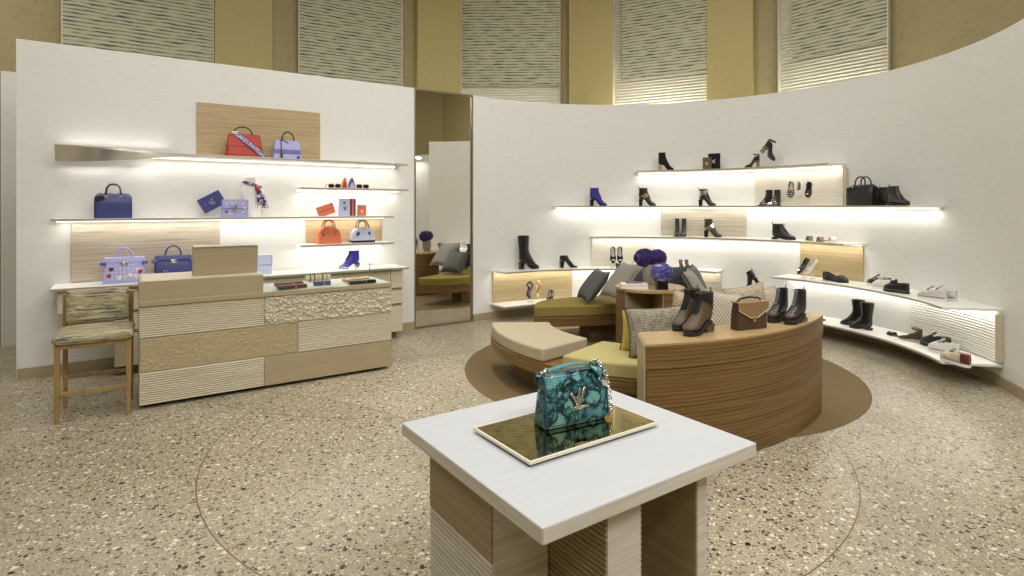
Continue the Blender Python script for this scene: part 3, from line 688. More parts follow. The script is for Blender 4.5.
# gilt mirror tray
t = thing('mirror_tray', 'rectangular gold mirrored tray with a cream rim on the foreground table', 'tray', TB(.402, .3955, TZ), TT)
B().box((0, 0, .0125), (.496, .284, .006)).build('mirror_plate', 'tray_mirror', t, smooth=False)
g = B()
for (x, y, sx, sy) in ((0, -.145, .508, .006), (0, .145, .508, .006), (-.251, 0, .006, .284), (.251, 0, .006, .284)): g.box((x, y, .0125), (sx, sy, .0085))
g.build('rim', 'cream_trim', t, smooth=False)
for (x, y) in ((-.2, -.1), (.2, -.1), (-.2, .1), (.2, .1)): B().box((x, y, .0052), (.03, .03, .0085)).build('foot_pad', 'cream_trim', t, smooth=False)

# ------------------------------------------------------------------ checkout counter
S0, S1, OC, DC = .934, 3.03, 1.58, .62
SA, SB_ = 1.852, 2.138
t = thing('service_counter', 'patchwork-fronted wooden service counter with a glass display case at one end', 'counter', LW(S0, OC), TH); L = S1-S0
B().box((L/2, DC/2+.02, .42), (L-.004, DC-.04, .76)).build('carcass', 'wood_pale', t, smooth=False)
B().box((L/2, DC/2+.03, .02), (L-.06, DC-.10, .04)).build('plinth', 'dark_gap', t, smooth=False)
B().box((L/2, .012, .834), (L, .07, .038)).build('trim_band', 'wood_taupe', t, bev=.002)
def patch(name, s0, s1, z0, z1, kind, mat):
    x0, x1 = s0-S0+.0015, s1-S0-.0015; z0 += .0015; z1 -= .0015
    if kind == 'plain':
        return B().box(((x0+x1)/2, .008, (z0+z1)/2), (x1-x0, .024, z1-z0)).build(name, mat, t, bev=.002)
    if kind == 'ribs':
        pr = [(.02, z0)]; n = round((z1-z0)/.0182); h = (z1-z0)/n
        for k in range(n):
            z = z0+k*h; pr += [(.002, z), (-.006, z+h*.3), (-.006, z+h*.7), (.002, z+h)]
        pr += [(.02, z1)]
        return B().prism(pr, x0, x1, 'x').build(name, mat, t, ang=60)
    g = B(); nxx = int((x1-x0)/.0085); nz = int((z1-z0)/.0085); V = []
    for i in range(nxx+1):
        row = []
        for k in range(nz+1):
            x = x0+(x1-x0)*i/nxx; z = z0+(z1-z0)*k/nz
            p = Vector((x*(27 if kind == 'pebble' else 40), 0, z*(42 if kind == 'pebble' else 66)))
            d, _ = noise.voronoi(p)
            h = min(.5, d[1]-d[0]) * (.062 if kind == 'pebble' else .016)
            if i in (0, nxx) or k in (0, nz): h = 0
            row.append(g.bm.verts.new((x, .002-h, z)))
        V.append(row)
    for i in range(nxx):
        for k in range(nz): g.face([V[i][k], V[i+1][k], V[i+1][k+1], V[i][k+1]])
    return g.build(name, mat, t, ang=80)
patch('ribbed_facing', S0, SA, .56, .815, 'ribs', 'wood_pale')
patch('pebbled_facing', SA, S1, .56, .815, 'pebble', 'wood_pale')
patch('hammered_facing', S0, SB_, .285, .56, 'hammer', 'wood_hammered')
patch('ribbed_facing', SB_, S1, .285, .56, 'ribs', 'wood_pale')
patch('ribbed_facing', S0, SA, .03, .285, 'ribs', 'wood_pale')
patch('plain_facing', SA, S1, .03, .285, 'plain', 'wood_taupe')
# raised till end
B().box(((SA-S0)/2, .33, .928), (SA-S0, .60, .15)).build('raised_till_section', 'wood_taupe', t, bev=.002)
B().box(((SA-S0)/2+.01, .325, 1.0065), (SA-S0-.02, .59, .006)).build('till_top', 'wood_pale', t, bev=.001)
# glass case
x0, x1 = SA-S0+.002, L-.004
B().box(((x0+x1)/2, .31, .845), (x1-x0, .56, .018)).build('case_floor', 'shelf_white', t, smooth=False)
gt = B()
gt.box(((x0+x1)/2, .30, .996), (x1-x0, .59, .008))
gt.build('case_glass_top', 'case_glass', t, smooth=False)
B().box(((x0+x1)/2, .010, .923), (x1-x0-.014, .006, .136)).build('case_glass_front', 'case_glass', t, smooth=False)
B().box((x1-.004, .30, .923), (.006, .56, .136)).build('case_glass_end', 'case_glass', t, smooth=False)
for yy in (.008, .592): B().box((x1-.006, yy, .923), (.010, .010, .138)).build('case_post', 'silver', t, smooth=False)
# angled screen housing on the raised end
s0_, s1_ = lw(193.3, 0, 1.38)[0], lw(257.5, 0, 1.38)[0]
zt = lw(193, 248, 1.38)[1]
t = thing('till_screen_housing', 'tan boxy back of a till screen standing on the counter', 'screen', LW((s0_+s1_)/2, 1.38, 1.0100), TH); W = s1_-s0_
hh = zt-1.01
B().prism([(.0, 0), (.13, 0), (.10, hh+.012), (-.03, hh)], -W/2, W/2, 'x').build('housing', 'wood_taupe', t, bev=.003)
B().box((0, .035, hh+.0105), (W-.004, .115, .008)).build('top_trim', 'wood_pale', t, rot=(R(4), 0, 0), bev=.001)

# ------------------------------------------------------------------ bar stool
P_FL, P_FR, P_BL, P_BR = Vector((-3.347, 4.22)), Vector((-2.966, 4.453)), Vector((-3.575, 4.60)), Vector((-3.20, 4.83))
cen = (P_FL+P_FR+P_BL+P_BR)/4; rs = math.atan2((P_FR-P_FL).y, (P_FR-P_FL).x)
t = thing('bar_stool', 'wooden counter stool upholstered in a streaked yellow and grey fabric', 'stool', (cen.x, cen.y, 0), rs)
W, D = .44, .41
def post(x, y, z0, z1, dxx=0, dyy=0, s=.036, s2=.028):
    return B().loft([[(x+i*s2/2, y+j*s2/2, z0) for i, j in ((-1, -1), (1, -1), (1, 1), (-1, 1))], [(x+dxx+i*s/2, y+dyy+j*s/2, z1) for i, j in ((-1, -1), (1, -1), (1, 1), (-1, 1))]])
for sx in (-1, 1):
    post(sx*W/2, -D/2, 0, .575).build('leg', 'wood_stool', t, bev=.003)
    post(sx*W/2, D/2+.02, 0, .90, 0, .03).build('leg', 'wood_stool', t, bev=.003)
    B().box((sx*W/2, .0, .165), (.018, D, .028)).build('stretcher', 'wood_stool', t, bev=.002)
    B().box((sx*W/2, .0, .565), (.022, D, .035)).build('seat_rail', 'wood_stool', t, bev=.002)
B().box((0, -D/2, .215), (W, .018, .028)).build('stretcher', 'wood_stool', t, bev=.002)
B().box((0, D/2+.02, .235), (W, .018, .028)).build('stretcher', 'wood_stool', t, bev=.002)
B().box((0, -D/2, .565), (W, .022, .035)).build('seat_rail', 'wood_stool', t, bev=.002)
def cushion(w, d, h, r=.03, n=14, dome=.02):
    g = B(); top = []; bot = []
    rings = []
    for (ins, z) in ((.012, 0), (0, .02), (0, h*.65), (.008, h*.85), (.03, h)):
        rings.append([(x, y, z) for x, y in rrect(w-2*ins, d-2*ins, r, 5)])
    rings.append([(x, y, h+dome*.7) for x, y in rrect((w-.06)*.7, (d-.06)*.7, r, 5)]); rings.append([(x, y, h+dome) for x, y in rrect(w*.3, d*.3, r, 5)])
    return g.loft(rings)
cushion(.50, .47, .07, .04).build('seat_cushion', 'stool_fabric', t, loc=(0, -.015, .583), ang=50)
cushion(.42, .27, .055, .02, dome=.008).build('back_cushion', 'stool_fabric', t, loc=(0, D/2+.005, .80), rot=(R(90-6), 0, 0), ang=50)

# ------------------------------------------------------------------ pillows
def pillow_mesh(w, h, th, n=18):
    g = B(); V = {}
    for side in (0, 1):
        for i in range(n+1):
            for k in range(n+1):
                u, v = 2*i/n-1, 2*k/n-1
                edge = i in (0, n) or k in (0, n)
                if side and edge: V[(1, i, k)] = V[(0, i, k)]; continue
                bulge = ((1-u**4)*(1-v**4))**.62
                pin = 1-.10*(1-abs(u)**2)*abs(v)**3; pin2 = 1-.10*(1-abs(v)**2)*abs(u)**3
                V[(side, i, k)] = g.bm.verts.new((u*w/2*pin2, (-1 if side == 0 else 1)*th/2*bulge, v*h/2*pin))
    for side in (0, 1):
        for i in range(n):
            for k in range(n): g.face([V[(side, i, k)], V[(side, i+1, k)], V[(side, i+1, k+1)], V[(side, i, k+1)]])
    return g
def pillow(label, px, py, Y, w, h, th, yaw, lean, mat, pip, roll=0):
    """px, py, Y: picture position and distance of the pillow's centre"""
    loc = Vector((pxy(px, Y), Y, CAMZ-(py-HY)*Y/F))
    t = thing('throw_pillow', label, 'pillow', loc, Euler((R(lean), R(roll), R(yaw)), 'XYZ'), 'throw pillows on the seating ring')
    pillow_mesh(w, h, th).build('pillow_case', mat, t, ang=70)
    n = 20; E = []
    for k in range(n): u = 2*k/n-1; E.append((u*w/2, 0, -h/2*(1-.10*(1-u*u))))
    for k in range(n): v = 2*k/n-1; E.append((w/2*(1-.10*(1-v*v)), 0, v*h/2))
    for k in range(n): u = 1-2*k/n; E.append((u*w/2, 0, h/2*(1-.10*(1-u*u))))
    for k in range(n): v = 1-2*k/n; E.append((-w/2*(1-.10*(1-v*v)), 0, v*h/2))
    B().tube(E, .006, 6, closed=True).build('piping', pip, t)
    return t
pillow('dark slate pillow leaning left-most on the far mustard bench', 593, 285, 6.95, .44, .44, .15, -80, -38, 'fabric_slate', 'piping_dark')
pillow('taupe pillow leaning between the slate pillow and the round side table', 621, 281, 6.60, .46, .50, .14, -72, -40, 'fabric_taupe', 'piping_light')
pillow('slate blue pillow standing behind the books on the round side table', 635, 280, 7.0, .46, .40, .14, -8, -12, 'fabric_slate_blue', 'piping_dark')
pillow('slate blue pillow behind the small black vase', 676, 283, 7.08, .46, .42, .14, 10, -12, 'fabric_slate_blue', 'piping_dark')
pillow('dark slate pillow behind the taupe pillow at the right of the side table', 697, 283, 6.80, .42, .44, .13, 62, -25, 'fabric_slate', 'piping_dark')
pillow('taupe pillow tilting away from the side table toward the boots', 696, 288, 6.28, .42, .46, .13, 66, -32, 'fabric_taupe', 'piping_dark')
pillow('large grey tweed pillow with dark piping against the end of the display block', 657, 331.5, 4.42, .46, .39, .19, -9, -22, 'tweed_grey', 'piping_dark', roll=-5)
pillow('narrow edge of a yellow pillow behind the large grey tweed pillow', 643, 332, 4.60, .36, .34, .08, -20, -14, 'fabric_yellow', 'piping_dark')
pillow('tan tweed pillow standing behind the brown lace-up boots', 690, 317, 4.80, .34, .40, .13, -30, -10, 'tweed_tan', 'piping_light', roll=8)
pillow('pleated cream pillow between the brown lace-up boots and the brown handbag', 722, 314, 4.60, .32, .36, .13, 8, -14, 'fabric_pleated', 'piping_light', roll=10)
pillow('cream pillow behind the brown handbag', 748, 306, 4.95, .40, .36, .13, 12, -14, 'tweed_tan', 'piping_light', roll=-8)
pillow('cream pillow tucked furthest behind the brown handbag with one corner showing', 765, 308, 5.22, .36, .36, .12, 20, -14, 'fabric_pleated', 'piping_light', roll=-4)
pillow('silver grey pillow leaning on the far bench, facing the mirror', 583, 276.5, 7.02, .01, .01, .005, 150, -20, 'fabric_silver', 'piping_dark') if False else None

# ------------------------------------------------------------------ flowers, books
def florets(c, r, n, mats, seed, pale=.12):
    rnd = random.Random(seed); gs = [B() for _ in mats]
    for i in range(n):
        z = 1-2*(i+.5)/n; a = i*2.39996; q = math.sqrt(max(0, 1-z*z)); d = Vector((q*math.cos(a), q*math.sin(a), z*.86))
        p = Vector(c)+d*r*(1+rnd.uniform(-.12, .06)); d = d.normalized()
        u = d.orthogonal().normalized(); v = d.cross(u); a0 = rnd.uniform(0, PI)
        g = gs[1] if rnd.random() < pale else gs[0]; s = r*rnd.uniform(.15, .22)
        for k in range(4):
            b_ = a0+k*PI/2; e = u*math.cos(b_)+v*math.sin(b_); f = d.cross(e)
            g.face([g.bm.verts.new(p-d*r*.05), g.bm.verts.new(p+e*s*.7-f*s*.5+d*r*.02), g.bm.verts.new(p+e*s*1.15+d*r*.03), g.bm.verts.new(p+e*s*.7+f*s*.5+d*r*.02)])
    return gs
def vase_thing(label, px, Y, kind, heads, mats, pale):
    X = pxy(px, Y); t = thing('flower_vase', label, 'vase', (X, Y, HZ+.0075), 0)
    if kind == 'tall':
        B().lathe([(.052, 0), (.062, .004), (.070, .06), (.074, .13), (.070, .20), (.066, .215), (.060, .215), (.060, .19), (.01, .18)], 20).build('vase', 'vase_taupe', t)
        b_ = B()
        for k in range(20):
            a = 2*PI*k/20; b_.tube([(.0705*math.cos(a), .0705*math.sin(a), .06), (.0745*math.cos(a), .0745*math.sin(a), .13), (.0705*math.cos(a), .0705*math.sin(a), .20)], .004, 5)
        b_.build('fluting', 'vase_taupe', t)
    else:
        g = B(); P = rrect(.112, .112, .012, 3)
        g.loft([[(x, y, 0) for x, y in P], [(x, y, .105) for x, y in P], [(x*.9, y*.9, .105) for x, y in P], [(x*.9, y*.9, .085) for x, y in P]]); g.build('vase', 'black_patent', t, ang=50)
    for i, (c, r) in enumerate(heads):
        ball = B().ball(c, r*.80, 14, (1, 1, .86)).build('flower_head', mats[0], t)
        g0, g1 = florets(c, r, 230, mats, i+px, pale)
        g0.build('petals', mats[0], ball, smooth=False); g1.build('pale_petals', mats[1], ball, smooth=False)
        B().tube([(c[0]*.3, c[1]*.3, .08), (c[0]*.8, c[1]*.8, c[2]-r*.6)], .008, 6).build('stem', 'leaf', t)
    return t
vase_thing('tall fluted taupe vase of deep purple hydrangeas on the round side table', 650, 6.10, 'tall', [((-.06, 0, .285), .105), ((.07, -.02, .285), .098)], ('petal_deep', 'petal_light'), .06)
vase_thing('small black cube vase of lavender hydrangeas on the round side table', 661.5, 5.76, 'cube', [((0, 0, .165), .108)], ('petal_light', 'petal_pale'), .28)
def book(label, px, py, Y, zb, w, d, h, yaw, mat, name='book'):
    t = thing(name, label, 'book', (pxy(px, Y), Y, zb), R(yaw), 'books on the round side table')
    B().box((0, 0, h/2), (w-.008, d-.008, h-.006)).build('pages', 'paper_white', t, smooth=False)
    g = B(); g.box((0, 0, .0015), (w, d, .003)); g.box((0, 0, h-.0015), (w, d, .003)); g.box((-w/2+.0015, 0, h/2), (.003, d, h-.004)); g.build('cover', mat, t, smooth=False)
    return t
book('thick white book lying at the bottom of the stack on the round side table', 634, 285, 5.86, HZ+.0075, .27, .19, .042, -8, 'white_leather')
book('thin dark-covered book on top of the white book', 634, 281, 5.89, HZ+.050, .15, .11, .014, -2, 'burgundy')

# ------------------------------------------------------------------ handbags
def lv_logo(s, depth, mat, parent, loc, rot=(0, 0, 0), name='monogram_clasp'):
    """interlocked L and V bars lying in the xz plane"""
    def stroke(p, q, wd, y):
        p, q = Vector(p), Vector(q); d = (q-p).normalized(); n = Vector((-d.y, d.x))*wd/2
        return [p+n, p-n, q-n, q+n], y
    g = B()
    for (pp, y) in (stroke((.06, .50), (-.26, -.44), .13, .0), stroke((-.32, -.40), (.48, -.36), .13, .0), stroke((-.50, .34), (-.12, -.30), .12, .35), stroke((.30, .52), (-.14, -.36), .14, .35)):
        g.prism([(p.x*s, p.y*s) for p in pp], -depth*(1+y), 0, 'y')
    return g.build(name, mat, parent, loc=loc, rot=rot, bev=s*.02)
def handle_arc(w, h, y=0, z=0, x=0, r=.006, n=18, sq=1.0):
    return B().tube([(x-w/2*math.cos(PI*k/n)*(1 if sq == 1 else 1), y, z+h*(math.sin(PI*k/n)**sq)) for k in range(n+1)], r, 8)
def bag(kind, label, P, cat='handbag', group=None, body='lilac_leather', handle='black_leather', zh=.1, **kw):
    """P = (loc, heading, width, body height)"""
    loc, rot, w, h = P; rot = rot+R(kw.get('yaw', 0))
    t = thing(kw.get('name', 'handbag'), label, cat, loc, rot, group)
    d = kw.get('d', w*.36)
    if kind == 'satchel':       # tapered body, flap and top handle
        bw_, tw = w, w*.84
        g = B(); R0 = rrect(bw_, d, d*.2, 4); R1 = rrect(tw, d*.45, d*.18, 4)
        g.loft([[(x*.97, y*.95, 0) for x, y in R0], [(x, y, .012) for x, y in R0]]+[[(x*(1-q)+X*q, y*(1-q)+Y_*q, h*q) for (x, y), (X, Y_) in zip(R0, R1)] for q in (.2, .6, .92)]+[[(x*.96, y*.9, h) for x, y in R1]])
        g.build('body', body, t, bev=.003)
        fl = kw.get('flap', body)
        def fy(q): return -(d/2*(1-q)+d*.225*q)-.003
        g = B(); P_ = []
        for q, ww in ((.985, tw*.93), (.75, w*.87), (.50, w*.90), (.46, w*.88)): P_.append((q, ww))
        g.loft([[(-ww/2, fy(q)-.003, h*q), (ww/2, fy(q)-.003, h*q), (ww/2, fy(q)+.006, h*q), (-ww/2, fy(q)+.006, h*q)] for q, ww in P_])
        g.build('flap', fl, t, bev=.002)
        if kw.get('band'):
            g = B(); g.loft([[(-w*.45, fy(q)-.004, h*q), (w*.45, fy(q)-.004, h*q), (w*.45, fy(q)+.004, h*q), (-w*.45, fy(q)+.004, h*q)] for q in (.50, .28)]); g.build('band', kw['band'], t, bev=.001)
        hw = kw.get('hw', .5)
        handle_arc(w*hw, zh, 0, h-.004, x=w*kw.get('hx', 0), r=.007).build('top_handle', handle, t)
        for s in (-1, 1): B().box((w*kw.get('hx', 0)+s*w*hw/2, 0, h-.002), (.03, .022, .014)).build('handle_loop', 'silver' if kw.get('metal', 1) else handle, t, bev=.002)
        if kw.get('strap'):
            g = B(); q0, q1 = (-w*.26, .99), (w*.50, .0)
            pts = []
            for k in range(13):
                e = k/12; x = q0[0]*(1-e)+q1[0]*e; q = q0[1]*(1-e)+q1[1]*e
                pts.append((x, fy(q)-.010-.012*math.sin(PI*e), h*q+.012))
            dirv = Vector((q1[0]-q0[0], 0, (q1[1]-q0[1])*h)).normalized(); nn = Vector((-dirv.z, 0, dirv.x))*.021
            g.loft([[Vector(p)+nn, Vector(p)-nn, Vector(p)-nn+Vector((0, .004, 0)), Vector(p)+nn+Vector((0, .004, 0))] for p in pts]); so = g.build('patterned_strap', 'scarf_lilac', t)
            B().box(pts[0], (.05, .012, .03)).build('strap_buckle', 'silver', so, bev=.003)
        if kw.get('tassel'):
            x = -w*.22; g = B(); g.tube([(x, fy(.95)-.004, h*1.0), (x, fy(.5)-.010, h*.5), (x, fy(.3)-.012, h*.28)], .005, 6); g.build('tassel_cord', 'black_leather', t)
            B().lathe([(.004, h*.30), (.011, h*.26), (.014, h*.05), (.003, h*.04)], 10, (x, fy(.15)-.016, 0)).build('tassel', 'black_leather', t)
            B().tube([(x, fy(.95)-.004, h), (x+.05, fy(.9)-.008, h*.93), (x+.075, fy(.85)-.008, h*.85)], .004, 6).build('name_tag_cord', 'black_leather', t)
            B().lathe([(.003, .0), (.014, .006), (.014, .03), (.003, .036)], 10, (w*.36, fy(.1)-.012, 0)).build('padlock_clochette', 'black_leather', t)
        else:
            B().box((-w*.36, fy(.30)-.002, h*.36), (.014, .008, .014)).build('stud', 'silver', t, bev=.002)
    elif kind == 'duffel':
        g = B(); prof = [(-d/2, .0), (-d/2, h*.45)]+[(-d/2*math.cos(PI*k/14)*1.0, h*.62+h*.38*math.sin(PI*k/14)) for k in range(15)]+[(d/2, h*.45), (d/2, 0)]
        g.loft([[(x, p[0]*s, p[1]*(s if s < 1 and p[1] > 0 else 1)) for p in prof] for x, s in ((-w/2, .86), (-w/2+.008, .95), (-w/2+.03, 1), (w/2-.03, 1), (w/2-.008, .95), (w/2, .86))]); g.build('body', body, t, ang=40)
        for s in (-1, 1):
            B().tube([(s*w/2, p[0]*.87, p[1]*.87) for p in prof], .005, 6).build('end_piping', handle, t)
            o = B().tube([(-w*.20, s*d*.36, h*.80), (-w*.21, s*d*.33, h*.97), (-w*.18, s*d*.28, h+zh*.62), (-w*.10, s*d*.25, h+zh*.93), (0, s*d*.24, h+zh), (w*.10, s*d*.25, h+zh*.93), (w*.18, s*d*.28, h+zh*.62), (w*.21, s*d*.33, h*.97), (w*.20, s*d*.36, h*.80)], .0085, 8).build('carry_handle', handle, t)
            for q in (-1, 1): B().lathe([(.004, 0), (.019, .001), (.019, .007), (.004, .008)], 6).build('handle_patch', 'silver' if not kw.get('black') else handle, o, loc=(q*w*.20, s*(d*.36+.006*0), h*.86), rot=(R(90 if s < 0 else -90), 0, 0))
        B().box((0, 0, 0), (w*.24, .010, .045)).build('luggage_tag', handle, t, loc=(-w*.36, -d*.5-.004, h*.80), rot=(0, R(-18), 0), bev=.004)
        B().box((0, 0, h+.002), (w*.86, .010, .006)).build('zip', 'silver' if not kw.get('black') else 'black_leather', t, bev=.002)
    elif kind == 'dome':
        out = [(-w*.47, 0), (-w*.5, h*.06), (-w*.5, h*.30)]+[(-w*.5*math.cos(R(a)), h*.30+h*.70*math.sin(R(a))**.9) for a in range(10, 171, 8)]+[(w*.5, h*.30), (w*.5, h*.06), (w*.47, 0)]
        g = B(); g.loft([[(x*s, y, z*(s if z > h*.3 else 1)) for x, z in out] for y, s in ((-d/2, .93), (-d/2+.012, 1), (d/2-.012, 1), (d/2, .93))]); g.build('body', body, t, ang=40)
        g = B(); g.loft([[(x*1.004, y, z) for x, z in ((-w*.47, 0.001), (-w*.5, h*.05), (-w*.5, h*.14), (w*.5, h*.14), (w*.5, h*.05), (w*.47, 0.001))] for y in (-d/2-.003, d/2+.003)]); g.build('base_band', kw.get('base', body), t, bev=.002)
        for s in (-1, 1):
            o = B().tube([(-w*.24, s*d*.50, h*.60), (-w*.24, s*d*.40, h*.85)]+[(-w*.235*math.cos(PI*k/12), s*d*.3, h*.92+(zh+h*.08)*math.sin(PI*k/12)**.8) for k in range(13)]+[(w*.24, s*d*.40, h*.85), (w*.24, s*d*.50, h*.60)], .0075, 8).build('carry_handle', handle, t)
            for q in (-1, 1): B().tube([(q*w*.24, s*(d*.5+.002), h*.52), (q*w*.24, s*(d*.5+.002), h*.66)], .013, 8).build('handle_tab', kw.get('tabs', 'gold'), o)
        B().box((0, -d*.42, h*.93), (.03, .03, .03)).build('padlock', 'gold', t, bev=.006)
        B().tube([(-w*.3, -d*.5-.006, h*.66), (-w*.33, -d*.5-.008, h*.45)], .008, 6).build('key_bell', handle, t)
    elif kind == 'tote':        # structured tote with belted sides and turn-lock
        g = B(); R0 = rrect(w, d, .012, 3); R1 = rrect(w*.96, d*.62, .012, 3)
        g.loft([[(x*.98, y*.97, 0) for x, y in R0], [(x, y, .008) for x, y in R0], [(x, y, h*.97) for x, y in R1], [(x*.985, y*.9, h) for x, y in R1]]); g.build('body', body, t, bev=.003)
        g = B(); R2 = rrect(w*1.03, d*.72, .012, 3); g.loft([[(x, y, h*.70) for x, y in R2], [(x*.985, y*.96, h*.86) for x, y in R2]]); g.build('belt', kw.get('trim', body), t, bev=.002)
        for s in (-1, 1): B().box((s*w*.50, -d*.25, h*.78), (w*.14, d*.5, h*.13)).build('side_tab', kw.get('tab', handle), t, bev=.004)
        B().box((0, -d*.37-.004, h*.76), (w*.17, .012, h*.16)).build('turn_lock', 'silver', t, bev=.003)
        lv_logo(h*.13, .004, 'white_leather', t, (0, -d*.37-.010, h*.76), name='lock_emblem')
        handle_arc(w*.42, zh, 0, h*.98, r=.008).build('top_handle', handle, t)
        if kw.get('flowers'):
            rnd = random.Random(5)
            for (fx, fz, mt) in ((-.36, .30, 'red_leather'), (-.12, .22, 'white_leather'), (.02, .26, 'cream_leather'), (.14, .30, 'white_leather'), (.27, .26, 'white_leather'), (.38, .42, 'red_leather'), (-.30, .55, 'burgundy'), (.30, .52, 'white_leather')):
                g = B(); yy = -(d/2*(1-fz)+d*.31*fz)-.003
                for k in range(5): a = 2*PI*k/5; g.ball((fx*w+.011*math.cos(a), yy, fz*h+.011*math.sin(a)), .010, 6, (1, .35, 1))
                g.build('flower_applique', mt, t)
        else:
            g = B(); g.tube([(-w*.20, -d*.38, h*.42), (-w*.20, -d*.40, h*.60)], .004, 6); g.tube([(-w*.20-.016, -d*.42, h*.22), (-w*.20-.016, -d*.42, h*.40), (-w*.20+.016, -d*.42, h*.40), (-w*.20+.016, -d*.42, h*.22)], .004, 6, closed=True); g.build('hanging_key_ring', 'silver', t)
            g = B(); yy = -d*.5-.004; g.loft([[(-w*.47, yy, .02), (w*.47, yy, .02), (w*.47, yy+.004, .02), (-w*.47, yy+.004, .02)], [(-w*.47, yy+.006, .035), (w*.47, yy+.006, .035), (w*.47, yy+.01, .035), (-w*.47, yy+.01, .035)]]); g.build('lower_trim', 'white_leather', t)
    return t
def mk_scarf_lilac():
    m, t, b = nt('scarf_lilac'); v = coords(t)
    n = N(t, 'ShaderNodeTexNoise'); n.inputs['Scale'].default_value = 45; t.links.new(v, n.inputs['Vector'])
    t.links.new(ramp(t, n.outputs['Fac'], [(0, (.10, .10, .25)), (.45, (.28, .28, .50)), (.55, (.55, .55, .70)), (.62, (.12, .10, .28))], 'CONSTANT'), b.inputs['Base Color']); MATS['scarf_lilac'] = m
mk_scarf_lilac()
T1, T2, T3, T4, T5 = Z1+.0035, Z2+.0005, Z3+.0005, Z4+.0005, Z5+.0005
bag('satchel', 'red leather handbag with a thin black handle and a patterned lilac strap across it', spot_l(225, 263, 134.5, T1, .17), body='red_leather', flap='red_leather', zh=.085, strap=1, hx=-.04, metal=0)
bag('satchel', 'lilac handbag with a violet band and black tassel, beside the red handbag', spot_l(272, 301, 140.5, T1, .17), body='lilac_leather', flap='lilac_leather', band='violet_leather', zh=.10, tassel=1, hw=.42, hx=.04, metal=0)
bag('duffel', 'navy blue duffel handbag with black handles on the middle shelf', spot_l(95, 131.5, 193.5, T3, .17), body='navy_leather', handle='black_leather', zh=.09, d=.17)
bag('dome', 'glossy coral dome handbag', spot_l(317, 340, 226, T4, .17), body='coral_leather', handle='brown_leather', zh=.07, tabs='gold', d=.14)
bag('dome', 'pale blue dome handbag with black base and handles', spot_l(351, 373, 227, T4, .17), body='pale_blue_leather', handle='black_leather', base='black_leather', zh=.08, tabs='black_leather', d=.14)
bag('tote', 'lilac tote bag decorated with small flowers on the back counter', spot_l(103, 145, 257, T5, .22), body='lilac_floral', trim='lilac_leather', handle='lilac_leather', zh=.09, d=.15, flowers=1, tab='violet_leather')
bag('tote', 'navy tote bag with a hanging key ring beside the till screen', spot_l(154, 192, 255, T5, .22), body='navy_leather', trim='navy_leather', handle='navy_leather', zh=.10, d=.15, tab='violet_leather')
def clutch(label, P, mat, edge, logo=True, studs=False, tilt=0, d=.045, yaw=0, fl=.55, cat='clutch', lean=0, group=None, name='clutch_bag'):
    loc, rot, w, h = P
    t = thing(name, label, cat, loc, Euler((R(lean), R(tilt), rot+R(yaw)), 'XYZ'), group)
    B().box((0, 0, h/2), (w, d, h)).build('body', mat, t, bev=.006)
    B().box((0, -d/2-.003, h*(1-fl/2)), (w*.985, .005, h*fl)).build('flap', mat, t, bev=.002)
    g = B()
    g.tube([(-w*.48, -d/2-.005, h*.97), (-w*.48, -d/2-.005, h*(1-fl)+.006), (w*.48, -d/2-.005, h*(1-fl)+.006), (w*.48, -d/2-.005, h*.97)], .003, 6); g.build('edge_binding', edge, t)
    if logo: lv_logo(h*.38, .006, 'silver', t, (0, -d/2-.006, h*.5), name='clasp_emblem')
    if studs:
        for (x, z, m_) in ((-.32, .75, 'white_leather'), (.30, .75, 'white_leather'), (-.33, .30, 'burgundy'), (.30, .28, 'white_leather'), (.36, .50, 'white_leather'), (-.14, .82, 'white_leather'), (0, .86, 'cream_leather'), (-.2, .2, 'white_leather')):
            B().ball((x*w, -d/2-.005, z*h), .012, 6, (1, .5, 1)).build('flower_stud', m_, t)
    return t
P = spot_l(221.5, 248, 199.5, T3, .27); clutch('lilac box clutch with flower studs on the middle shelf', P, 'lilac_leather', 'violet_leather', studs=True)
P = spot_l(199, 224, 203, T3, .13); L_ = LW(lw(206.5, 0, .11)[0], .11, T3); clutch('navy clutch tilted on its corner behind the studded lilac clutch', (L_+Vector((.09*dx, .09*dy, .095)), P[1], .235, .16), 'navy_leather', 'violet_leather', tilt=-30, d=.03)
P = spot_l(258, 269, 254.5, T5, .22); clutch('lilac envelope clutch half hidden by the till screen', (P[0], P[1], P[2]*1.5, P[3]), 'pale_blue_leather', 'violet_leather', logo=False, d=.06)
P = spot_l(324, 339, 203, T3, .14); clutch('coral envelope wallet leaning against the white notebook', (LW(lw(327.5, 0, .12)[0], .12, T3)+Vector((0, 0, .012)), P[1], .20, .125), 'coral_leather', 'burgundy', tilt=-19, d=.02, logo=False, cat='wallet', name='envelope_wallet')
def slab_item(label, P, mat, cat, name, d=.02, extras=(), lean=0):
    loc, rot, w, h = P; t = thing(name, label, cat, loc, Euler((R(lean), 0, rot), 'XYZ'))
    B().box((0, 0, h/2), (w, d, h)).build('cover', mat, t, bev=.003)
    for (nm, x0, x1, z0, z1, m_) in extras:
        B().box(((x0+x1)/2*w, -d/2-.001, (z0+z1)/2*h), ((x1-x0)*w, .004, (z1-z0)*h)).build(nm, m_, t, bev=.001)
    return t
o = slab_item('pale lilac notebook with small dark emblem standing on the middle shelf', spot_l(338.5, 349.5, 198.5, T3, .15), 'pale_blue_leather', 'notebook', 'notebook')
lv_logo(.045, .003, 'navy_leather', o, (.01, -.011, .09), name='emblem'); B().ball((0, -.011, .155), .014, 6, (1, .2, 1)).build('heart_mark', 'navy_leather', o)
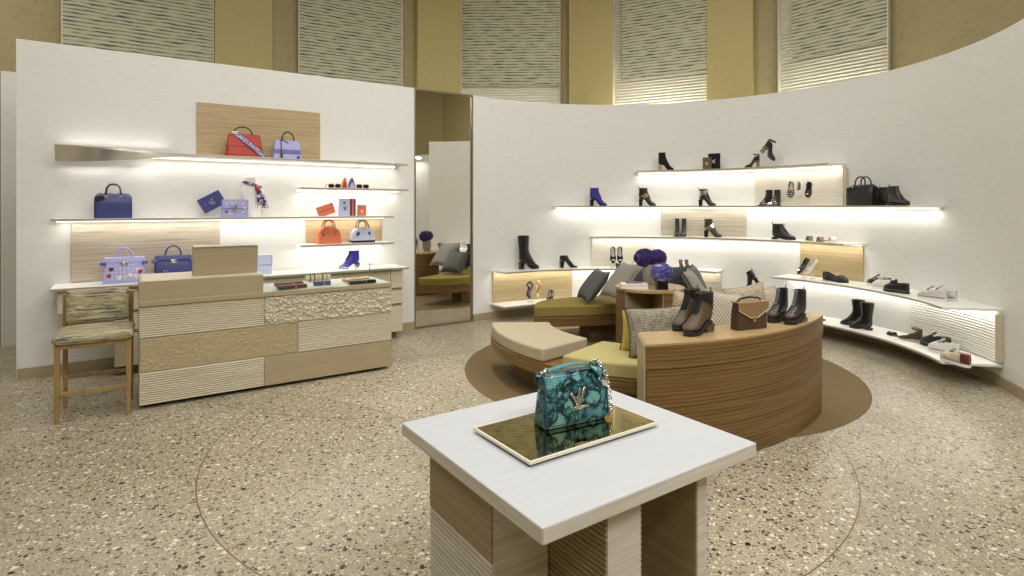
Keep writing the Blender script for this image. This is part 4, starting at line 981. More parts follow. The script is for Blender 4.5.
slab_item('wallet striped in burgundy, coral, navy and white beside the lilac notebook', spot_l(349.8, 356.5, 198.5, T3, .15), 'coral_leather', 'wallet', 'striped_wallet', extras=(('burgundy_stripe', -.48, -.22, .01, .99, 'burgundy'), ('navy_stripe', .06, .28, .01, .99, 'navy_leather'), ('white_stripe', .28, .48, .01, .99, 'white_leather')))
o = slab_item('small coral card holder standing at the end of the middle shelf', spot_l(357.5, 366, 205, T3, .17), 'coral_leather', 'card holder', 'card_holder')
lv_logo(.04, .003, 'white_leather', o, (0, -.011, .055), name='emblem')
# small standing pouches and sunglasses on the short shelf
for (p0, p1, yt, m_, lb) in ((341.5, 347.3, 177.5, 'coral_leather', 'small coral pointed pouch standing between the sunglasses'), (348.3, 355, 177.8, 'navy_leather', 'small blue pointed pouch standing between the sunglasses')):
    loc, rot, w, h = spot_l(p0, p1, yt, T2, .17); t = thing('key_pouch', lb, 'pouch', loc, rot)
    P_ = [(-w*.55, 0), (-w*.45, h*.45), (-w*.12, h*.92), (w*.10, h), (w*.34, h*.6), (w*.5, 0)]
    B().prism(P_, -.018, .018, 'y').build('body', m_, t, bev=.006)
    B().prism([(x*.72, z*.62) for x, z in P_], -.024, .0, 'y').build('front_pocket', 'lilac_leather' if 'blue' in lb else 'red_leather', t, bev=.004)
    B().tube([(w*.1, 0, h), (w*.16, 0, h+.012), (w*.05, 0, h+.014), (w*.08, 0, h)], .003, 6).build('ring', 'gold', t)
def sunglasses(label, p0, p1):
    loc, rot, w, h = spot_l(p0, p1, 182, T2, .20); t = thing('sunglasses', label, 'sunglasses', loc, rot)
    for s in (-1, 1):
        P_ = rrect(w*.42, .042, .016, 4, cx=s*w*.25, cy=.026); B().prism(P_, -.004, .0, 'y').build('lens', 'black_patent', t)
        B().tube([(x, -.002, z) for x, z in P_], .004, 6, closed=True).build('lens_rim', 'brown_leather', t)
        B().tube([(s*w*.47, 0, .04), (s*w*.46, .11, .038), (s*w*.45, .145, .008)], .0035, 6).build('temple', 'brown_leather', t)
    B().tube([(-w*.06, -.002, .034), (0, -.005, .038), (w*.06, -.002, .034)], .0035, 6).build('bridge', 'gold', t)
sunglasses('dark sunglasses left of the coral pouch on the short shelf', 328, 341); sunglasses('dark sunglasses right of the blue pouch on the short shelf', 356, 369)
# white bust with a tied scarf
loc, rot, w, h = spot_l(241, 264, 178, T3, .11)
t = thing('scarf_bust', 'white neck bust wearing a patterned scarf on the middle shelf', 'display bust', loc, rot)
rings = []
for q, wx, wy, cx in ((0, .30, .30, .04), (.05, .30, .30, .04), (.3, .34, .30, .03), (.55, .46, .34, 0), (.72, .50, .36, -.02), (.82, .36, .30, -.03), (.9, .27, .26, -.05), (1.0, .25, .25, -.08)):
    rings.append([((cx+wx*math.cos(2*PI*k/20))*w, wy*.6*w*math.sin(2*PI*k/20)-.0, q*h) for k in range(20)])
B().loft(rings).build('bust', 'bust_white', t, ang=60)
g = B(); g.tube([((-.03+.40*math.cos(2*PI*k/16))*w, .30*w*.72*math.sin(2*PI*k/16)-.005, h*(.83+.07*math.cos(2*PI*k/16)*-1)) for k in range(16)], .016, 8, closed=True); g.build('scarf_loop', 'scarf_print', t)
g = B(); g.ball((.16*w, -.30*w, h*.72), .028, 8); g.build('scarf_knot', 'red_leather', t)
for (x1, z1, x0) in ((.30, .30, .14), (.50, .22, .20)):
    pts = [Vector((x0*w, -.30*w-.006, h*.72)), Vector(((x0+x1)/2*w, -.36*w, h*.55)), Vector((x1*w, -.34*w, h*z1))]
    B().loft([[p+Vector((-a, 0, 0)), p+Vector((a, 0, 0)), p+Vector((a, .006, 0)), p+Vector((-a, .006, 0))] for p, a in zip(pts, (.010, .026, .034))]).build('scarf_tail', 'scarf_print', t)
# black duffel on the shoe wall
bag('duffel', 'black leather handbag with two handles on the eye-level shoe shelf', spot_c(850.5, 875.5, 185, ZB+.0005, .18), body='black_leather', handle='black_leather', zh=.095, d=.15, black=1)
# dark boxes on the topmost shoe shelf
def gift(label, P, mat):
    loc, rot, w, h = P; t = thing('gift_box', label, 'box', loc, rot)
    B().box((0, 0, h*.32), (w, .045, h*.64)).build('box_base', mat, t, bev=.002); B().box((0, 0, h*.82), (w*1.01, .047, h*.36)).build('box_lid', mat, t, bev=.002)
    lv_logo(w*.34, .003, 'white_leather', t, (0, -.024, h*.5), name='box_emblem')
gift('grey taupe box on the topmost shoe shelf', spot_c(703, 711.5, 157.5, ZA+.0005, .24), 'taupe_leather')
gift('black box with a white emblem behind the grey box on the topmost shoe shelf', spot_c(708.5, 720, 153.5, ZA+.0005, .15), 'black_suede')

# teal python bag on the tray
loc = Vector((.187, 1.845, TZ+.0165)); a = R(28.5)
t = thing('chain_handbag', 'teal python-skin handbag with silver clasp and chain strap on the gold mirrored tray', 'handbag', loc, a)
w, h, d = .238, .160, .082
R0 = rrect(w, d, .016, 4); R1 = rrect(w*.92, d*.62, .02, 4)
B().loft([[(x*.97, y*.94, 0) for x, y in R0], [(x, y, .008) for x, y in R0]]+[[(x*(1-q)+X*q, y*(1-q)+Y_*q, h*q*.97) for (x, y), (X, Y_) in zip(R0, R1)] for q in (.3, .6, .85, 1)]).build('body', 'teal_python', t, bev=.002)
prof = []
for k in range(9): aa = R(0+90*k/8); prof.append((d*.36-d*.30*(1-math.cos(R(90)-aa)) if False else d*.30*math.cos(aa), h*.965+.016*math.sin(aa)))
prof = [(d*.34, h*.80), (d*.335, h*.93), (d*.28, h*.985), (d*.15, h*1.02), (-d*.10, h*1.025), (-d*.27, h*1.0), (-d*.38, h*.93), (-d*.43, h*.75), (-d*.475, h*.5), (-d*.535, h*.25), (-d*.56, h*.10), (-d*.55, h*.075)]
inn = [(p[0]*.94, p[1]-.006) for p in prof[:5]]+[(p[0]+.007, p[1]-.002) for p in prof[5:]]
g = B(); nseg = 12; rings = []
for k in range(nseg+1):
    x = -w*.485+w*.97*k/nseg; rings.append([(x, p[0], p[1]) for p in prof]+[(x, p[0], p[1]) for p in inn[::-1]])
g.loft(rings); flap = g.build('flap', 'teal_python', t, ang=50, bev=.0015)
for s in (-1, 1): B().tube([(s*w*.485, p[0]-.001, p[1]) for p in prof], .0028, 6).build('flap_edge', 'teal_edge', flap)
lv_logo(.066, .007, 'silver', t, (.005, -d*.512, h*.50), (R(-7), 0, 0))
for s in (-1, 1):
    g = B()
    for k in range(7):
        c = Vector((s*w*.485-s*.004*k, -.004+.003*k*s, h*1.0+.013*math.sin(k*.5)))
        e = Euler((k*1.3, .4*k, k*.9)).to_matrix(); g.tube([c+e @ Vector((.010*math.cos(2*PI*j/10), .007*math.sin(2*PI*j/10), 0)) for j in range(10)], .0024, 6, closed=True)
    g.build('chain_coil', 'silver', t)
sp = [(-w*.40, .0, h*1.04), (-w*.20, -.008, h*1.10), (0, -.014, h*1.135), (w*.16, -.022, h*1.12), (w*.27, -.034, h*1.0), (w*.35, -.046, h*.85)]
def spline(P, n=8):
    P = [Vector(p) for p in P]; o = []
    for i in range(len(P)-1):
        p0, p1, p2, p3 = P[max(i-1, 0)], P[i], P[i+1], P[min(i+2, len(P)-1)]
        for k in range(n):
            q = k/n; o.append(.5*((2*p1)+(p2-p0)*q+(2*p0-5*p1+4*p2-p3)*q*q+(3*p1-p0-3*p2+p3)*q**3))
    return o+[P[-1]]
S = spline(sp)
g = B(); g.loft([[p+Vector((0, -.012, 0)), p+Vector((0, .012, 0)), p+Vector((0, .012, .004)), p+Vector((0, -.012, .004))] for p in S]); g.build('shoulder_strap', 'teal_leather', t)
def chain(pts, r=.0066, wire=.0021, name='chain', mat='silver', parent=None):
    S = spline(pts, 10); L = [0]
    for a_, b_ in zip(S, S[1:]): L.append(L[-1]+(b_-a_).length)
    n = int(L[-1]/(r*1.55)); g = B()
    for k in range(n):
        q = L[-1]*(k+.5)/n; i = max(j for j in range(len(L)) if L[j] <= q); i = min(i, len(S)-2)
        p = S[i].lerp(S[i+1], (q-L[i])/max(1e-6, L[i+1]-L[i])); dv = (S[i+1]-S[i]).normalized()
        u = dv.orthogonal().normalized(); v = dv.cross(u); e = u if k % 2 else v
        g.tube([p+dv*r*1.25*math.cos(2*PI*j/10)+e*r*.8*math.sin(2*PI*j/10) for j in range(10)], wire, 6, closed=True)
    return g.build(name, mat, parent)
chain([(w*.35, -.047, h*.85), (w*.40, -.052, h*.74), (w*.445, -.048, h*.72), (w*.46, -.038, h*.9), (w*.47, -.01, h*1.06)], parent=t)
chain([(w*.49, -.004, h*1.03), (w*.515, -.03, h*.8), (w*.515, -.045, h*.45), (w*.515, -.050, h*.15), (w*.53, -.05, .008)], parent=t)

# brown monogram satchel on the display block
def blk(px, py): Y = (CAMZ-QZ-.0068)*F/(py-HY); return Vector((pxy(px, Y), Y, QZ+.0073))
loc = blk(750, 329); w, h, d = .265, .185, .085
t = thing('satchel_handbag', 'brown patterned satchel with a lighter tan flap and gold clasp on the wood display block', 'handbag', loc+Vector((0, .02, 0)), R(22))
R0 = rrect(w, d, .02, 4); B().loft([[(x*.97, y*.94, 0) for x, y in R0], [(x, y, .01) for x, y in R0], [(x*.98, y*.9, h*.6) for x, y in R0], [(x*.95, y*.6, h*.96) for x, y in R0], [(x*.9, y*.4, h) for x, y in R0]]).build('body', 'monogram_brown', t, bev=.002)
B().prism([(-w*.5, h*1.01), (-w*.5, h*.74), (-w*.12, h*.44), (w*.12, h*.44), (w*.5, h*.74), (w*.5, h*1.01)], -d/2-.006, -d/2+.004, 'y').build('flap', 'monogram_tan', t, bev=.002)
B().box((0, -.002, h*1.005), (w*.99, d+.006, .008)).build('flap_top', 'monogram_tan', t, bev=.003)
B().tube([(-w*.5, -d/2-.006, h*.74), (-w*.12, -d/2-.007, h*.44), (w*.12, -d/2-.007, h*.44), (w*.5, -d/2-.006, h*.74)], .0028, 6).build('flap_piping', 'cream_leather', t)
B().box((0, -d/2-.008, h*.40), (.026, .010, .036)).build('clasp', 'gold', t, bev=.003)
B().tube([(-w*.40, 0, h*1.02), (-w*.30, -.004, h*1.13), (0, -.006, h*1.17), (w*.30, -.004, h*1.13), (w*.40, 0, h*1.02)], .0065, 8).build('top_handle', 'black_leather', t)

# ------------------------------------------------------------------ shoes (toe toward +x, base at z=0)
def lerp_tab(T, x):
    for (a, u), (b_, v) in zip(T[:-1], T[1:]):
        if x <= b_: return u+(v-u)*(x-a)/(b_-a)
    return T[-1][1]
ROUND = [(0, .045), (.05, .095), (.2, .125), (.4, .118), (.6, .150), (.75, .165), (.9, .125), (.97, .07), (1, .02)]
POINT = [(0, .04), (.05, .09), (.2, .115), (.4, .10), (.6, .135), (.75, .13), (.9, .07), (.97, .03), (1, .006)]
def sole_z(hh, st, spring=.015):
    def f(x):
        if x < .26: v = hh
        elif x > .66: v = 0
        else: q = (x-.26)/.40; v = hh*(1-q*q*(3-2*q))
        return st+v+(spring*((x-.72)/.28)**2 if x > .72 else 0)
    return f
def add_sole(t, L, zs, st, wt, mat, grow=1.07, x0=-.015, x1=1.01, lug=False, flat_=False):
    xs = [x0+(x1-x0)*k/28 for k in range(29)]; rings = []
    for x in xs:
        q = min(1, max(0, (x-x0)/(x1-x0))); wd = max(.012, lerp_tab(wt, q)*grow)*L; zt = zs(max(0, min(1, x)))*L
        zb = 0 if flat_ else zt-st*L
        rings.append([((x-.5)*L, -wd, zt), ((x-.5)*L, wd, zt), ((x-.5)*L, wd*.97, zb), ((x-.5)*L, -wd*.97, zb)])
    o = B().loft(rings).build('sole', mat, t, bev=L*.006, ang=50)
    if lug:
        g = None
    return o
def add_heel(t, L, hh, kind, mat, st, w0=.115):
    h = (hh+st*.2)*L
    if kind == 'block': prof = [(0, -.01, .20, w0*.95), (.5, .005, .195, w0*.92), (1, -.02, .25, w0*1.02)]
    elif kind == 'slim': prof = [(0, .02, .075, .030), (.55, .015, .085, .036), (.85, -.005, .14, .07), (1, -.02, .24, w0)]
    elif kind == 'chunky': prof = [(0, .0, .28, w0*1.05), (1, -.02, .30, w0*1.08)]
    else: prof = [(0, -.01, .24, w0), (1, -.02, .25, w0*1.02)]
    rings = [[((a-.5)*L, -wd*L, q*h), ((b_-.5)*L, -wd*L*.9, q*h), ((b_-.5)*L, wd*L*.9, q*h), ((a-.5)*L, wd*L, q*h)] for q, a, b_, wd in prof]
    return B().loft(rings).build('heel', mat, t, bev=L*.01, ang=50)
def boot(label, loc, rot, L, H, hh=.28, st=.03, heel='block', up='black_leather', sole='black_rubber', hm=None, laces=None, wt=ROUND, shaft=.0, cat='boot', name='ankle_boot', group=None, tab=None, toe=None, band=None, elastic=None, lean=0, kw_tongue='lace_dark'):
    """hh, st as fractions of the length L; H total height in metres"""
    t = thing(name, label, cat, loc, rot, group); zs = sole_z(hh, st); Hn = H/L
    fv = min(1.0, max(.45, (Hn-hh-st)/.72))
    prs = [((.992, .015), (.996, .045), .03), ((.95, .0), (.96, .115), .115), ((.86, 0), (.885, .175), .165), ((.74, 0), (.80, .215), .18), ((.62, 0), (.72, .275), .172), ((.48, 0), (.645, .345), .155), ((.30, 0), (.58, .415), .148), ((.08, 0), (.53, .485), .145), ((-.005, .10), (.495, .55), .145), ((-.015, .26), (.475, .61), .145), ((-.005, .42), (.46, .66), .145)]
    rings = []
    tops = []
    for (b_, t_, wd) in prs:
        bz = zs(b_[0])+b_[1]*fv; tz = zs(min(1, t_[0]+.0)) if False else (zs(b_[0])*(1 if b_[0] > .6 else .0)+t_[1]*fv+((hh*.0)))
        # front contour: rises from the toe to the instep with the heel height
        fz = t_[1]*fv+st+hh*max(0, min(1, (.80-t_[0])/.42))
        rings.append((Vector((b_[0], 0, bz)), Vector((t_[0], 0, fz)), wd)); tops.append((t_[0], fz))
    zb = rings[-1][0].z; zf = rings[-1][1].z
    if Hn > zf+.03:
        n = max(2, int((Hn-zf)/.10))
        for k in range(1, n+1):
            q = k/n; cv = math.sin(min(1, (q*(Hn-zf))/1.0)*PI*.62)*.05 if Hn-zf > .35 else 0
            rings.append((Vector((.0-cv*.9-shaft*q, 0, zb+(Hn-zb)*q)), Vector((.455+cv*.35+shaft*.6*q, 0, zf+(Hn-zf)*q)), .145+cv*.75+shaft*.4*q)); tops.append((.455+cv*.35+shaft*.6*q, zf+(Hn-zf)*q))
    V = []; m = 18
    for a, b_, wd in rings:
        c = (a+b_)/2; e = (b_-a)/2; r = []
        for k in range(m):
            an = 2*PI*k/m; ca, sa = math.cos(an), math.sin(an)
            sx = math.copysign(abs(ca)**.85, ca); sy = math.copysign(abs(sa)**.8, sa)
            fl = 1-.22*max(0, ca)             # narrower toward the instep ridge
            p = c+e*sx; r.append(((p.x-.5)*L, wd*sy*fl*L, p.z*L))
        V.append(r)
    last = V[-1]; cx = sum(p[0] for p in last)/m; lip = [((p[0]-cx)*.88+cx, p[1]*.86, p[2]) for p in last]; deep = [(p[0], p[1], p[2]-.05*L) for p in lip]
    upo = B().loft(V+[lip, deep]).build('upper', up, t, ang=60)
    add_sole(t, L, zs, st, wt, sole)
    if heel != 'none' and hh > .02: add_heel(t, L, hh, heel, hm or sole, st)
    if laces:
        pts = [p for p in tops if p[0] < .66]; pts = [pts[0]]+[p for p in pts[1:] if p[1] > pts[0][1]]
        tz = [(zlo_+(pts[-1][1]-.005-zlo_)*k/10) for zlo_ in (pts[0][1],) for k in range(11)]
        def at0(z):
            for (x0, z0), (x1, z1) in zip(pts[:-1], pts[1:]):
                if z <= z1: return x0+(x1-x0)*(z-z0)/max(1e-6, z1-z0)
            return pts[-1][0]
        B().loft([[((at0(z)-.5+o_)*L, y_*L, (z+o_*.6)*L) for o_, y_ in ((-.03, -.075), (.006, -.055), (.018, 0), (.006, .055), (-.03, .075))] for z in tz], closed=False, cap=False).build('tongue', kw_tongue, t, solid=.01*L, ang=70)
        g = B(); zz = []; n = max(5, int((pts[-1][1]-pts[0][1])/.045))
        zlo, zhi = pts[0][1], pts[-1][1]-.01
        def at(z):
            for (x0, z0), (x1, z1) in zip(pts[:-1], pts[1:]):
                if z <= z1: return x0+(x1-x0)*(z-z0)/max(1e-6, z1-z0)
            return pts[-1][0]
        for k in range(n+1):
            z = zlo+(zhi-zlo)*k/n; x = at(z)+.045
            zz.append(((x-.5-.02)*L, (.05 if k % 2 else -.05)*L, z*L))
        g.tube(zz, .015*L, 5); 
        z2 = [(p[0], -p[1], p[2]) for p in zz]; g.tube(z2, .015*L, 5); g.build('laces', laces, t)
        g = B(); p = zz[-1]
        for s in (-1, 1): g.tube([(p[0], 0, p[2]), (p[0]+.05*L, s*.06*L, p[2]+.03*L), (p[0]+.07*L, s*.10*L, p[2]-.02*L), (p[0]+.02*L, s*.03*L, p[2]-.01*L)], .008*L, 5)
        g.build('lace_bow', laces, t)
    if tab:
        B().tube([((rings[-1][0].x-.5)*L, -.015*L, (Hn-.06)*L), ((rings[-1][0].x-.53)*L, 0, (Hn+.09)*L), ((rings[-1][0].x-.50)*L, .015*L, (Hn-.06)*L)], .016*L, 6).build('pull_tab', tab, t)
    if toe:
        g = B(); 
        for r in V[0:4]: pass
        g.loft([[((p[0]-.86*L+.5*L)*1.03+.86*L-.5*L, p[1]*1.04, p[2]+.004*L) for p in r] for r in V[0:4]], cap=True); g.build('toe_cap', toe, t, ang=60)
    if elastic:
        for s in (-1, 1):
            B().prism([(-.36*L, (zf*.62)*L), (-.42*L, Hn*.985*L), (-.24*L, Hn*.985*L), (-.26*L, zf*.62*L)], s*.13*L, s*.152*L, 'y').build('elastic_gusset', elastic, t)
    if band:
        z0, z1, mt = band; rr = []
        for zz_ in (z0, z1):
            q = min(range(len(V)), key=lambda i: abs(V[i][0][2]/L-zz_)); r = V[min(q, len(V)-1)]; cxx = sum(p[0] for p in r)/m
            rr.append([((p[0]-cxx)*1.05+cxx, p[1]*1.06, p[2]) for p in r])
        if rr[0] != rr[1]: B().loft(rr, cap=False).build('ankle_strap', mt, t, ang=60)
    return t
def low(label, loc, rot, L, rim=.20, hh=0, st=.025, heel='none', up='black_leather', sole='black_rubber', hm=None, ins='cream_leather', wt=ROUND, xo=.55, vamp=.17, cat='shoe', name='flat_shoe', group=None, laces=None, bow=None, thick=False, tongue=None, counter=None, toe=None, x_start=0.0, ws=1.0, strap=0):
    wt = [(a, b_*ws) for a, b_ in wt]
    t = thing(name, label, cat, loc, rot, group); zs = sole_z(hh, st); V = []; m = 21
    xs = [x_start+(1-x_start)*(1-math.cos(PI*k/26*.5+0))**1.0 if False else x_start+(1-x_start)*k/26 for k in range(27)]
    def rimh(x):
        if x < .15: return rim
        if x < xo: q = (x-.15)/(xo-.15); return rim+(rim*.62-rim)*min(1, q*1.6) if not thick else rim+(rim*.85-rim)*q
        return rim*.62
    for x in xs:
        wd = max(.008, lerp_tab(wt, x)); r = rimh(x)
        q = min(1, max(0, (x-xo)/.10)); q = q*q*(3-2*q)
        vh = vamp*(1-((max(0, x-xo))/(1-xo))**2.2*.72)
        if x_start > 0: q = max(q, .55)
        he = (1.28*r)*(1-q)+vh*q; am = (.70*PI)*(1-q)+PI*.999*q
        ring = []
        for k in range(m):
            a = -am+2*am*k/(m-1); y = wd*math.sin(a)*(1 if abs(a) < PI*.5 else 1); z = he/2*(1-math.cos(a))
            if abs(a) < PI*.45: z *= .5
            ring.append(((x-.5)*L, y*L, (zs(x)+z)*L))
        V.append(ring)
    back = [[(p[0]-.012*L, p[1]*.35, p[2]) for p in V[0]]]
    g = B(); VV = (back if x_start == 0 else [])+V
    g.loft(VV, closed=False, cap=False)
    g.build('upper', up, t, ang=70, solid=.012*L)
    g = B(); xi = [.02+.93*k/20 for k in range(21)]
    g.loft([[((x-.5)*L, -lerp_tab(wt, x)*.88*L, (zs(x)+.018)*L), ((x-.5)*L, lerp_tab(wt, x)*.88*L, (zs(x)+.018)*L), ((x-.5)*L, lerp_tab(wt, x)*.88*L, (zs(x)+.006)*L), ((x-.5)*L, -lerp_tab(wt, x)*.88*L, (zs(x)+.006)*L)] for x in xi]).build('insole', ins, t)
    add_sole(t, L, zs, st, wt, sole, grow=1.10 if thick else 1.03)
    if heel != 'none': add_heel(t, L, hh, heel, hm or sole, st, .09)
    if strap:
        zc = zs(.12)+rim+strap*.35
        g = B(); g.tube([((.20+.19*math.cos(2*PI*k/16)-.5)*L, .12*math.sin(2*PI*k/16)*L, (zc+.03*math.cos(2*PI*k/16))*L) for k in range(16)], .05*L, 6, closed=True); so = g.build('ankle_strap', up, t)
        B().tube([(-.48*L, 0, (zs(.04)+rim*.8)*L), (-.49*L, 0, (zc)*L)], .05*L, 6).build('strap_loop', up, so)
    if bow: B().box(((.80-.5)*L, 0, (zs(.8)+vamp*.80)*L), (.07*L, .16*L, .03*L)).build('vamp_ornament', bow, t, bev=.008*L)
    if tongue:
        B().loft([[((x-.5)*L, -.07*L, z*L), ((x-.5)*L, .07*L, z*L), ((x-.5+.02)*L, .07*L, (z+.015)*L), ((x-.5+.02)*L, -.07*L, (z+.015)*L)] for x, z in ((.70, st+vamp*.86), (.55, st+vamp*1.15), (.46, st+rim*1.35))]).build('tongue', tongue, t, bev=.01*L)
    if laces:
        g = B()
        for k in range(5):
            x = .50+.05*k; z = st+rim*1.18-(rim*1.18-vamp*.93)*k/4.2; g.tube([((x-.5)*L, -.085*L, (z-.02)*L), ((x-.5+.01)*L, 0, (z+.012)*L), ((x-.5)*L, .085*L, (z-.02)*L)], .010*L, 6)
        g.build('laces', laces, t)
    if counter:
        g = B(); g.loft([[(p[0]*1.0-.004*L, p[1]*1.06, p[2]) for p in r] for r in back+V[:6]], closed=False, cap=False); g.build('heel_counter', counter, t, solid=.012*L)
    if toe:
        g = B(); g.loft([[(p[0]+.003*L, p[1]*1.04, p[2]+.004*L) for p in r] for r in V[21:]], closed=False, cap=False); g.build('toe_cap', toe, t, solid=.01*L)
    return t
def sandal(label, loc, rot, L, hh=.35, st=.02, heel='block', strap='black_leather', sole='black_leather', hm='gold', ankle=True, cat='sandal', name='heeled_sandal', group=None, wide=.10, fore=(.86, .74), slide=False):
    t = thing(name, label, cat, loc, rot, group); zs = sole_z(hh, st, .01)
    add_sole(t, L, zs, st, ROUND, sole, grow=.95)
    if heel != 'none': add_heel(t, L, hh, heel, hm, st, .10)
    def strap_(xc, h, wd, dx_=0, nm='strap'):
        rings = []
        for k in range(13):
            a = PI*k/12; y = -math.cos(a)*lerp_tab(ROUND, xc)*1.0; z = math.sin(a)*h
            rings.append([((xc-.5+dx_*math.sin(a)+s*wd/2)*L, y*L, (zs(xc)+z+o_)*L) for s, o_ in ((-1, 0), (1, 0), (1, .014), (-1, .014))])
        return B().loft(rings).build(nm, strap, t)
    for f in fore: strap_(f, .13 if not slide else .27, wide, -.03)
    if ankle:
        g = B(); zc = zs(.12)+.36
        g.tube([((.22+.20*math.cos(2*PI*k/16)-.5)*L, .115*math.sin(2*PI*k/16)*L, (zc+.03*math.cos(2*PI*k/16))*L) for k in range(16)], .045*L, 6, closed=True); g.build('ankle_strap', strap, t)
        for s in (-1, 1): B().tube([(-.46*L, s*.05*L, zs(.04)*L), (-.46*L, s*.09*L, (zc-.10)*L), (-.40*L, s*.10*L, zc*L)], .034*L, 6).build('heel_strap', strap, t)
        for s in (-1, 1): B().tube([(.18*L, s*.14*L, zs(.68)*L), (.05*L, s*.11*L, (zs(.45)+.16)*L), (-.10*L, s*.10*L, zc*L)], .036*L, 6).build('cross_strap', strap, t)
    return t
def acrylic_stand(label, loc, rot, h, w=.07, d=.06, group='clear shoe stands'):
    t = thing('shoe_stand', label, 'stand', loc, rot, group)
    B().box((0, 0, .003), (w, d, .006)).build('base_plate', 'acrylic', t, bev=.001)
    B().box((0, 0, .006+(h-.006)/2), (.010, .006, h-.006)).build('upright', 'acrylic', t)
    return t
def side(P, left=False, yaw=0):
    loc, rot, w, h = P; return loc, rot+(PI if left else 0)+R(yaw), w, h

# --- blue boot on the back counter
loc, rot, w, h = side(spot_l(338.5, 359, 249.5, T5, .20), True)
boot('royal blue patent lace-up ankle boot with a black block heel on the back counter', loc, rot, w, h*.93, hh=.24, up='royal_blue', hm='black_patent', laces='lace_dark', tab='royal_blue')
# --- topmost shoe shelf
loc, rot, w, h = side(spot_c(658.5, 674, 152.5, ZA+.0005, .20))
boot('black suede ankle boot with gold block heel, on the topmost shoe shelf', loc, rot, w, h, hh=.38, up='black_suede', hm='gold', wt=POINT)
loc, rot, w, h = side(spot_c(745, 759, 157, ZA+.0005, .20), True)
low('black strappy sandal with a patterned block heel standing on the topmost shoe shelf', loc, rot, w*1.02, hh=.44, st=.05, heel='block', hm='monogram_tan', rim=.34, vamp=.20, xo=.66, cat='sandal', name='heeled_sandal', strap=.30)
loc, rot, w, h = side(spot_c(760, 774, 144, ZA+.0005, .20))
acrylic_stand('clear stand under the tilted black sandal on the topmost shoe shelf', loc, rot, .12)
low('black strappy sandal tilted on a clear stand on the topmost shoe shelf', loc+Vector((.0, 0, .145)), Euler((0, R(38), rot), 'XYZ'), w*1.25, hh=.36, st=.05, heel='block', hm='monogram_tan', rim=.36, vamp=.22, xo=.66, cat='sandal', name='heeled_sandal', strap=.30)
# --- eye-level shelf
Zb = ZB+.0005
loc, rot, w, h = side(spot_c(590, 607, 188, Zb, .20)); boot('dark blue velvet lace-up boot with black block heel, on the eye-level shelf', loc, rot, w, h, hh=.36, up='royal_velvet', hm='black_patent', laces='lace_grey', wt=POINT, tab='lace_grey')
loc, rot, w, h = side(spot_c(639, 656, 188, Zb, .20)); boot('brown and black lace-up heeled boot, next to the dark blue velvet boot', loc, rot, w, h, hh=.40, up='black_leather', hm='black_patent', laces='lace_grey', band=(.62, .78, 'monogram_tan'), toe='black_patent', tab='black_leather')
loc, rot, w, h = side(spot_c(699, 716, 189, Zb, .20)); boot('black patent lace-up heeled boot with a pale collar on the eye-level shelf', loc, rot, w, h, hh=.38, up='black_patent', hm='black_patent', laces='lace_grey', band=(.80, .95, 'silver'), tab='black_leather')
G_ = 'pair of short black patterned boots'
loc, rot, w, h = spot_c(760, 770, 190, Zb, .16); b0 = boot('short black boot with silvery trim, side to the room, beside three hung flats', loc, rot+R(180), .20, h, hh=.06, st=.04, up='black_leather', toe='silver', wt=ROUND, group=G_, name='short_boot', band=(.3, .5, 'pattern_black_white'))
loc, rot, w, h = spot_c(769, 779, 190, Zb, .20); dup(b0, loc, rot+R(245), 'short black boot with silvery trim, turned toe to the room, beside three hung flats')
def toe_down(label, px, yt, yb, z, d, **kw):
    """pump hung toe-down on a clear stand, insole side to the room"""
    X, Y, a = cw(px, d); rot = R(a-90); zt = CAMZ-(yt-HY)*Y/F; zb = CAMZ-(yb-HY)*Y/F; L = (zt-zb)*1.02
    acrylic_stand('clear stand holding the '+kw.pop('short'), Vector((X, Y, z)), rot, max(.03, zb-z+L*.3))
    e = Euler((0, 0, rot)).to_matrix() @ Matrix(((0, 1, 0), (-.30, 0, -.954), (-.954, 0, .30))).to_3x3()
    # local x (toe) -> down, local z (top) -> toward the room
    return low(label, Vector((X, Y, (zt+zb)/2))+Vector((math.sin(rot), -math.cos(rot), 0))*.028, e.to_euler(), L, **kw)
for px, m_, lb, sh, ins in ((792.4, 'pattern_black_white', 'black and white patterned flat hung toe down beside the cream flat', 'black and white patterned flat', 'cream_leather'), (800.7, 'white_leather', 'cream white flat with tan insole hung toe down between two dark flats', 'cream white flat', 'brown_leather'), (810.5, 'black_leather', 'black flat with a pale strap hung toe down at the right of the cream flat', 'black strapped flat', 'black_suede')):
    toe_down(lb, px, 182.5, 198, Zb, .16, short=sh, up=m_, sole='black_rubber' if m_ != 'white_leather' else 'cream_leather', ins=ins, xo=.50, vamp=.16, rim=.16, hh=.03, bow='white_leather' if 'pale strap' in lb else None, wt=ROUND, name='flat_shoe', ws=1.32)
loc, rot, w, h = side(spot_c(880, 900, 187, Zb, .13)); b0 = boot('black chelsea ankle boot, nearer the black handbag, of the pair on the eye-level shelf', loc, rot, w, h, hh=.07, st=.035, up='black_leather', group='pair of black chelsea boots', name='chelsea_boot', elastic='black_rubber', tab='black_leather')
loc, rot, w, h = side(spot_c(889, 909, 187, Zb, .29)); dup(b0, loc, rot, 'black chelsea ankle boot, nearer the end of the eye-level shelf, of the pair')
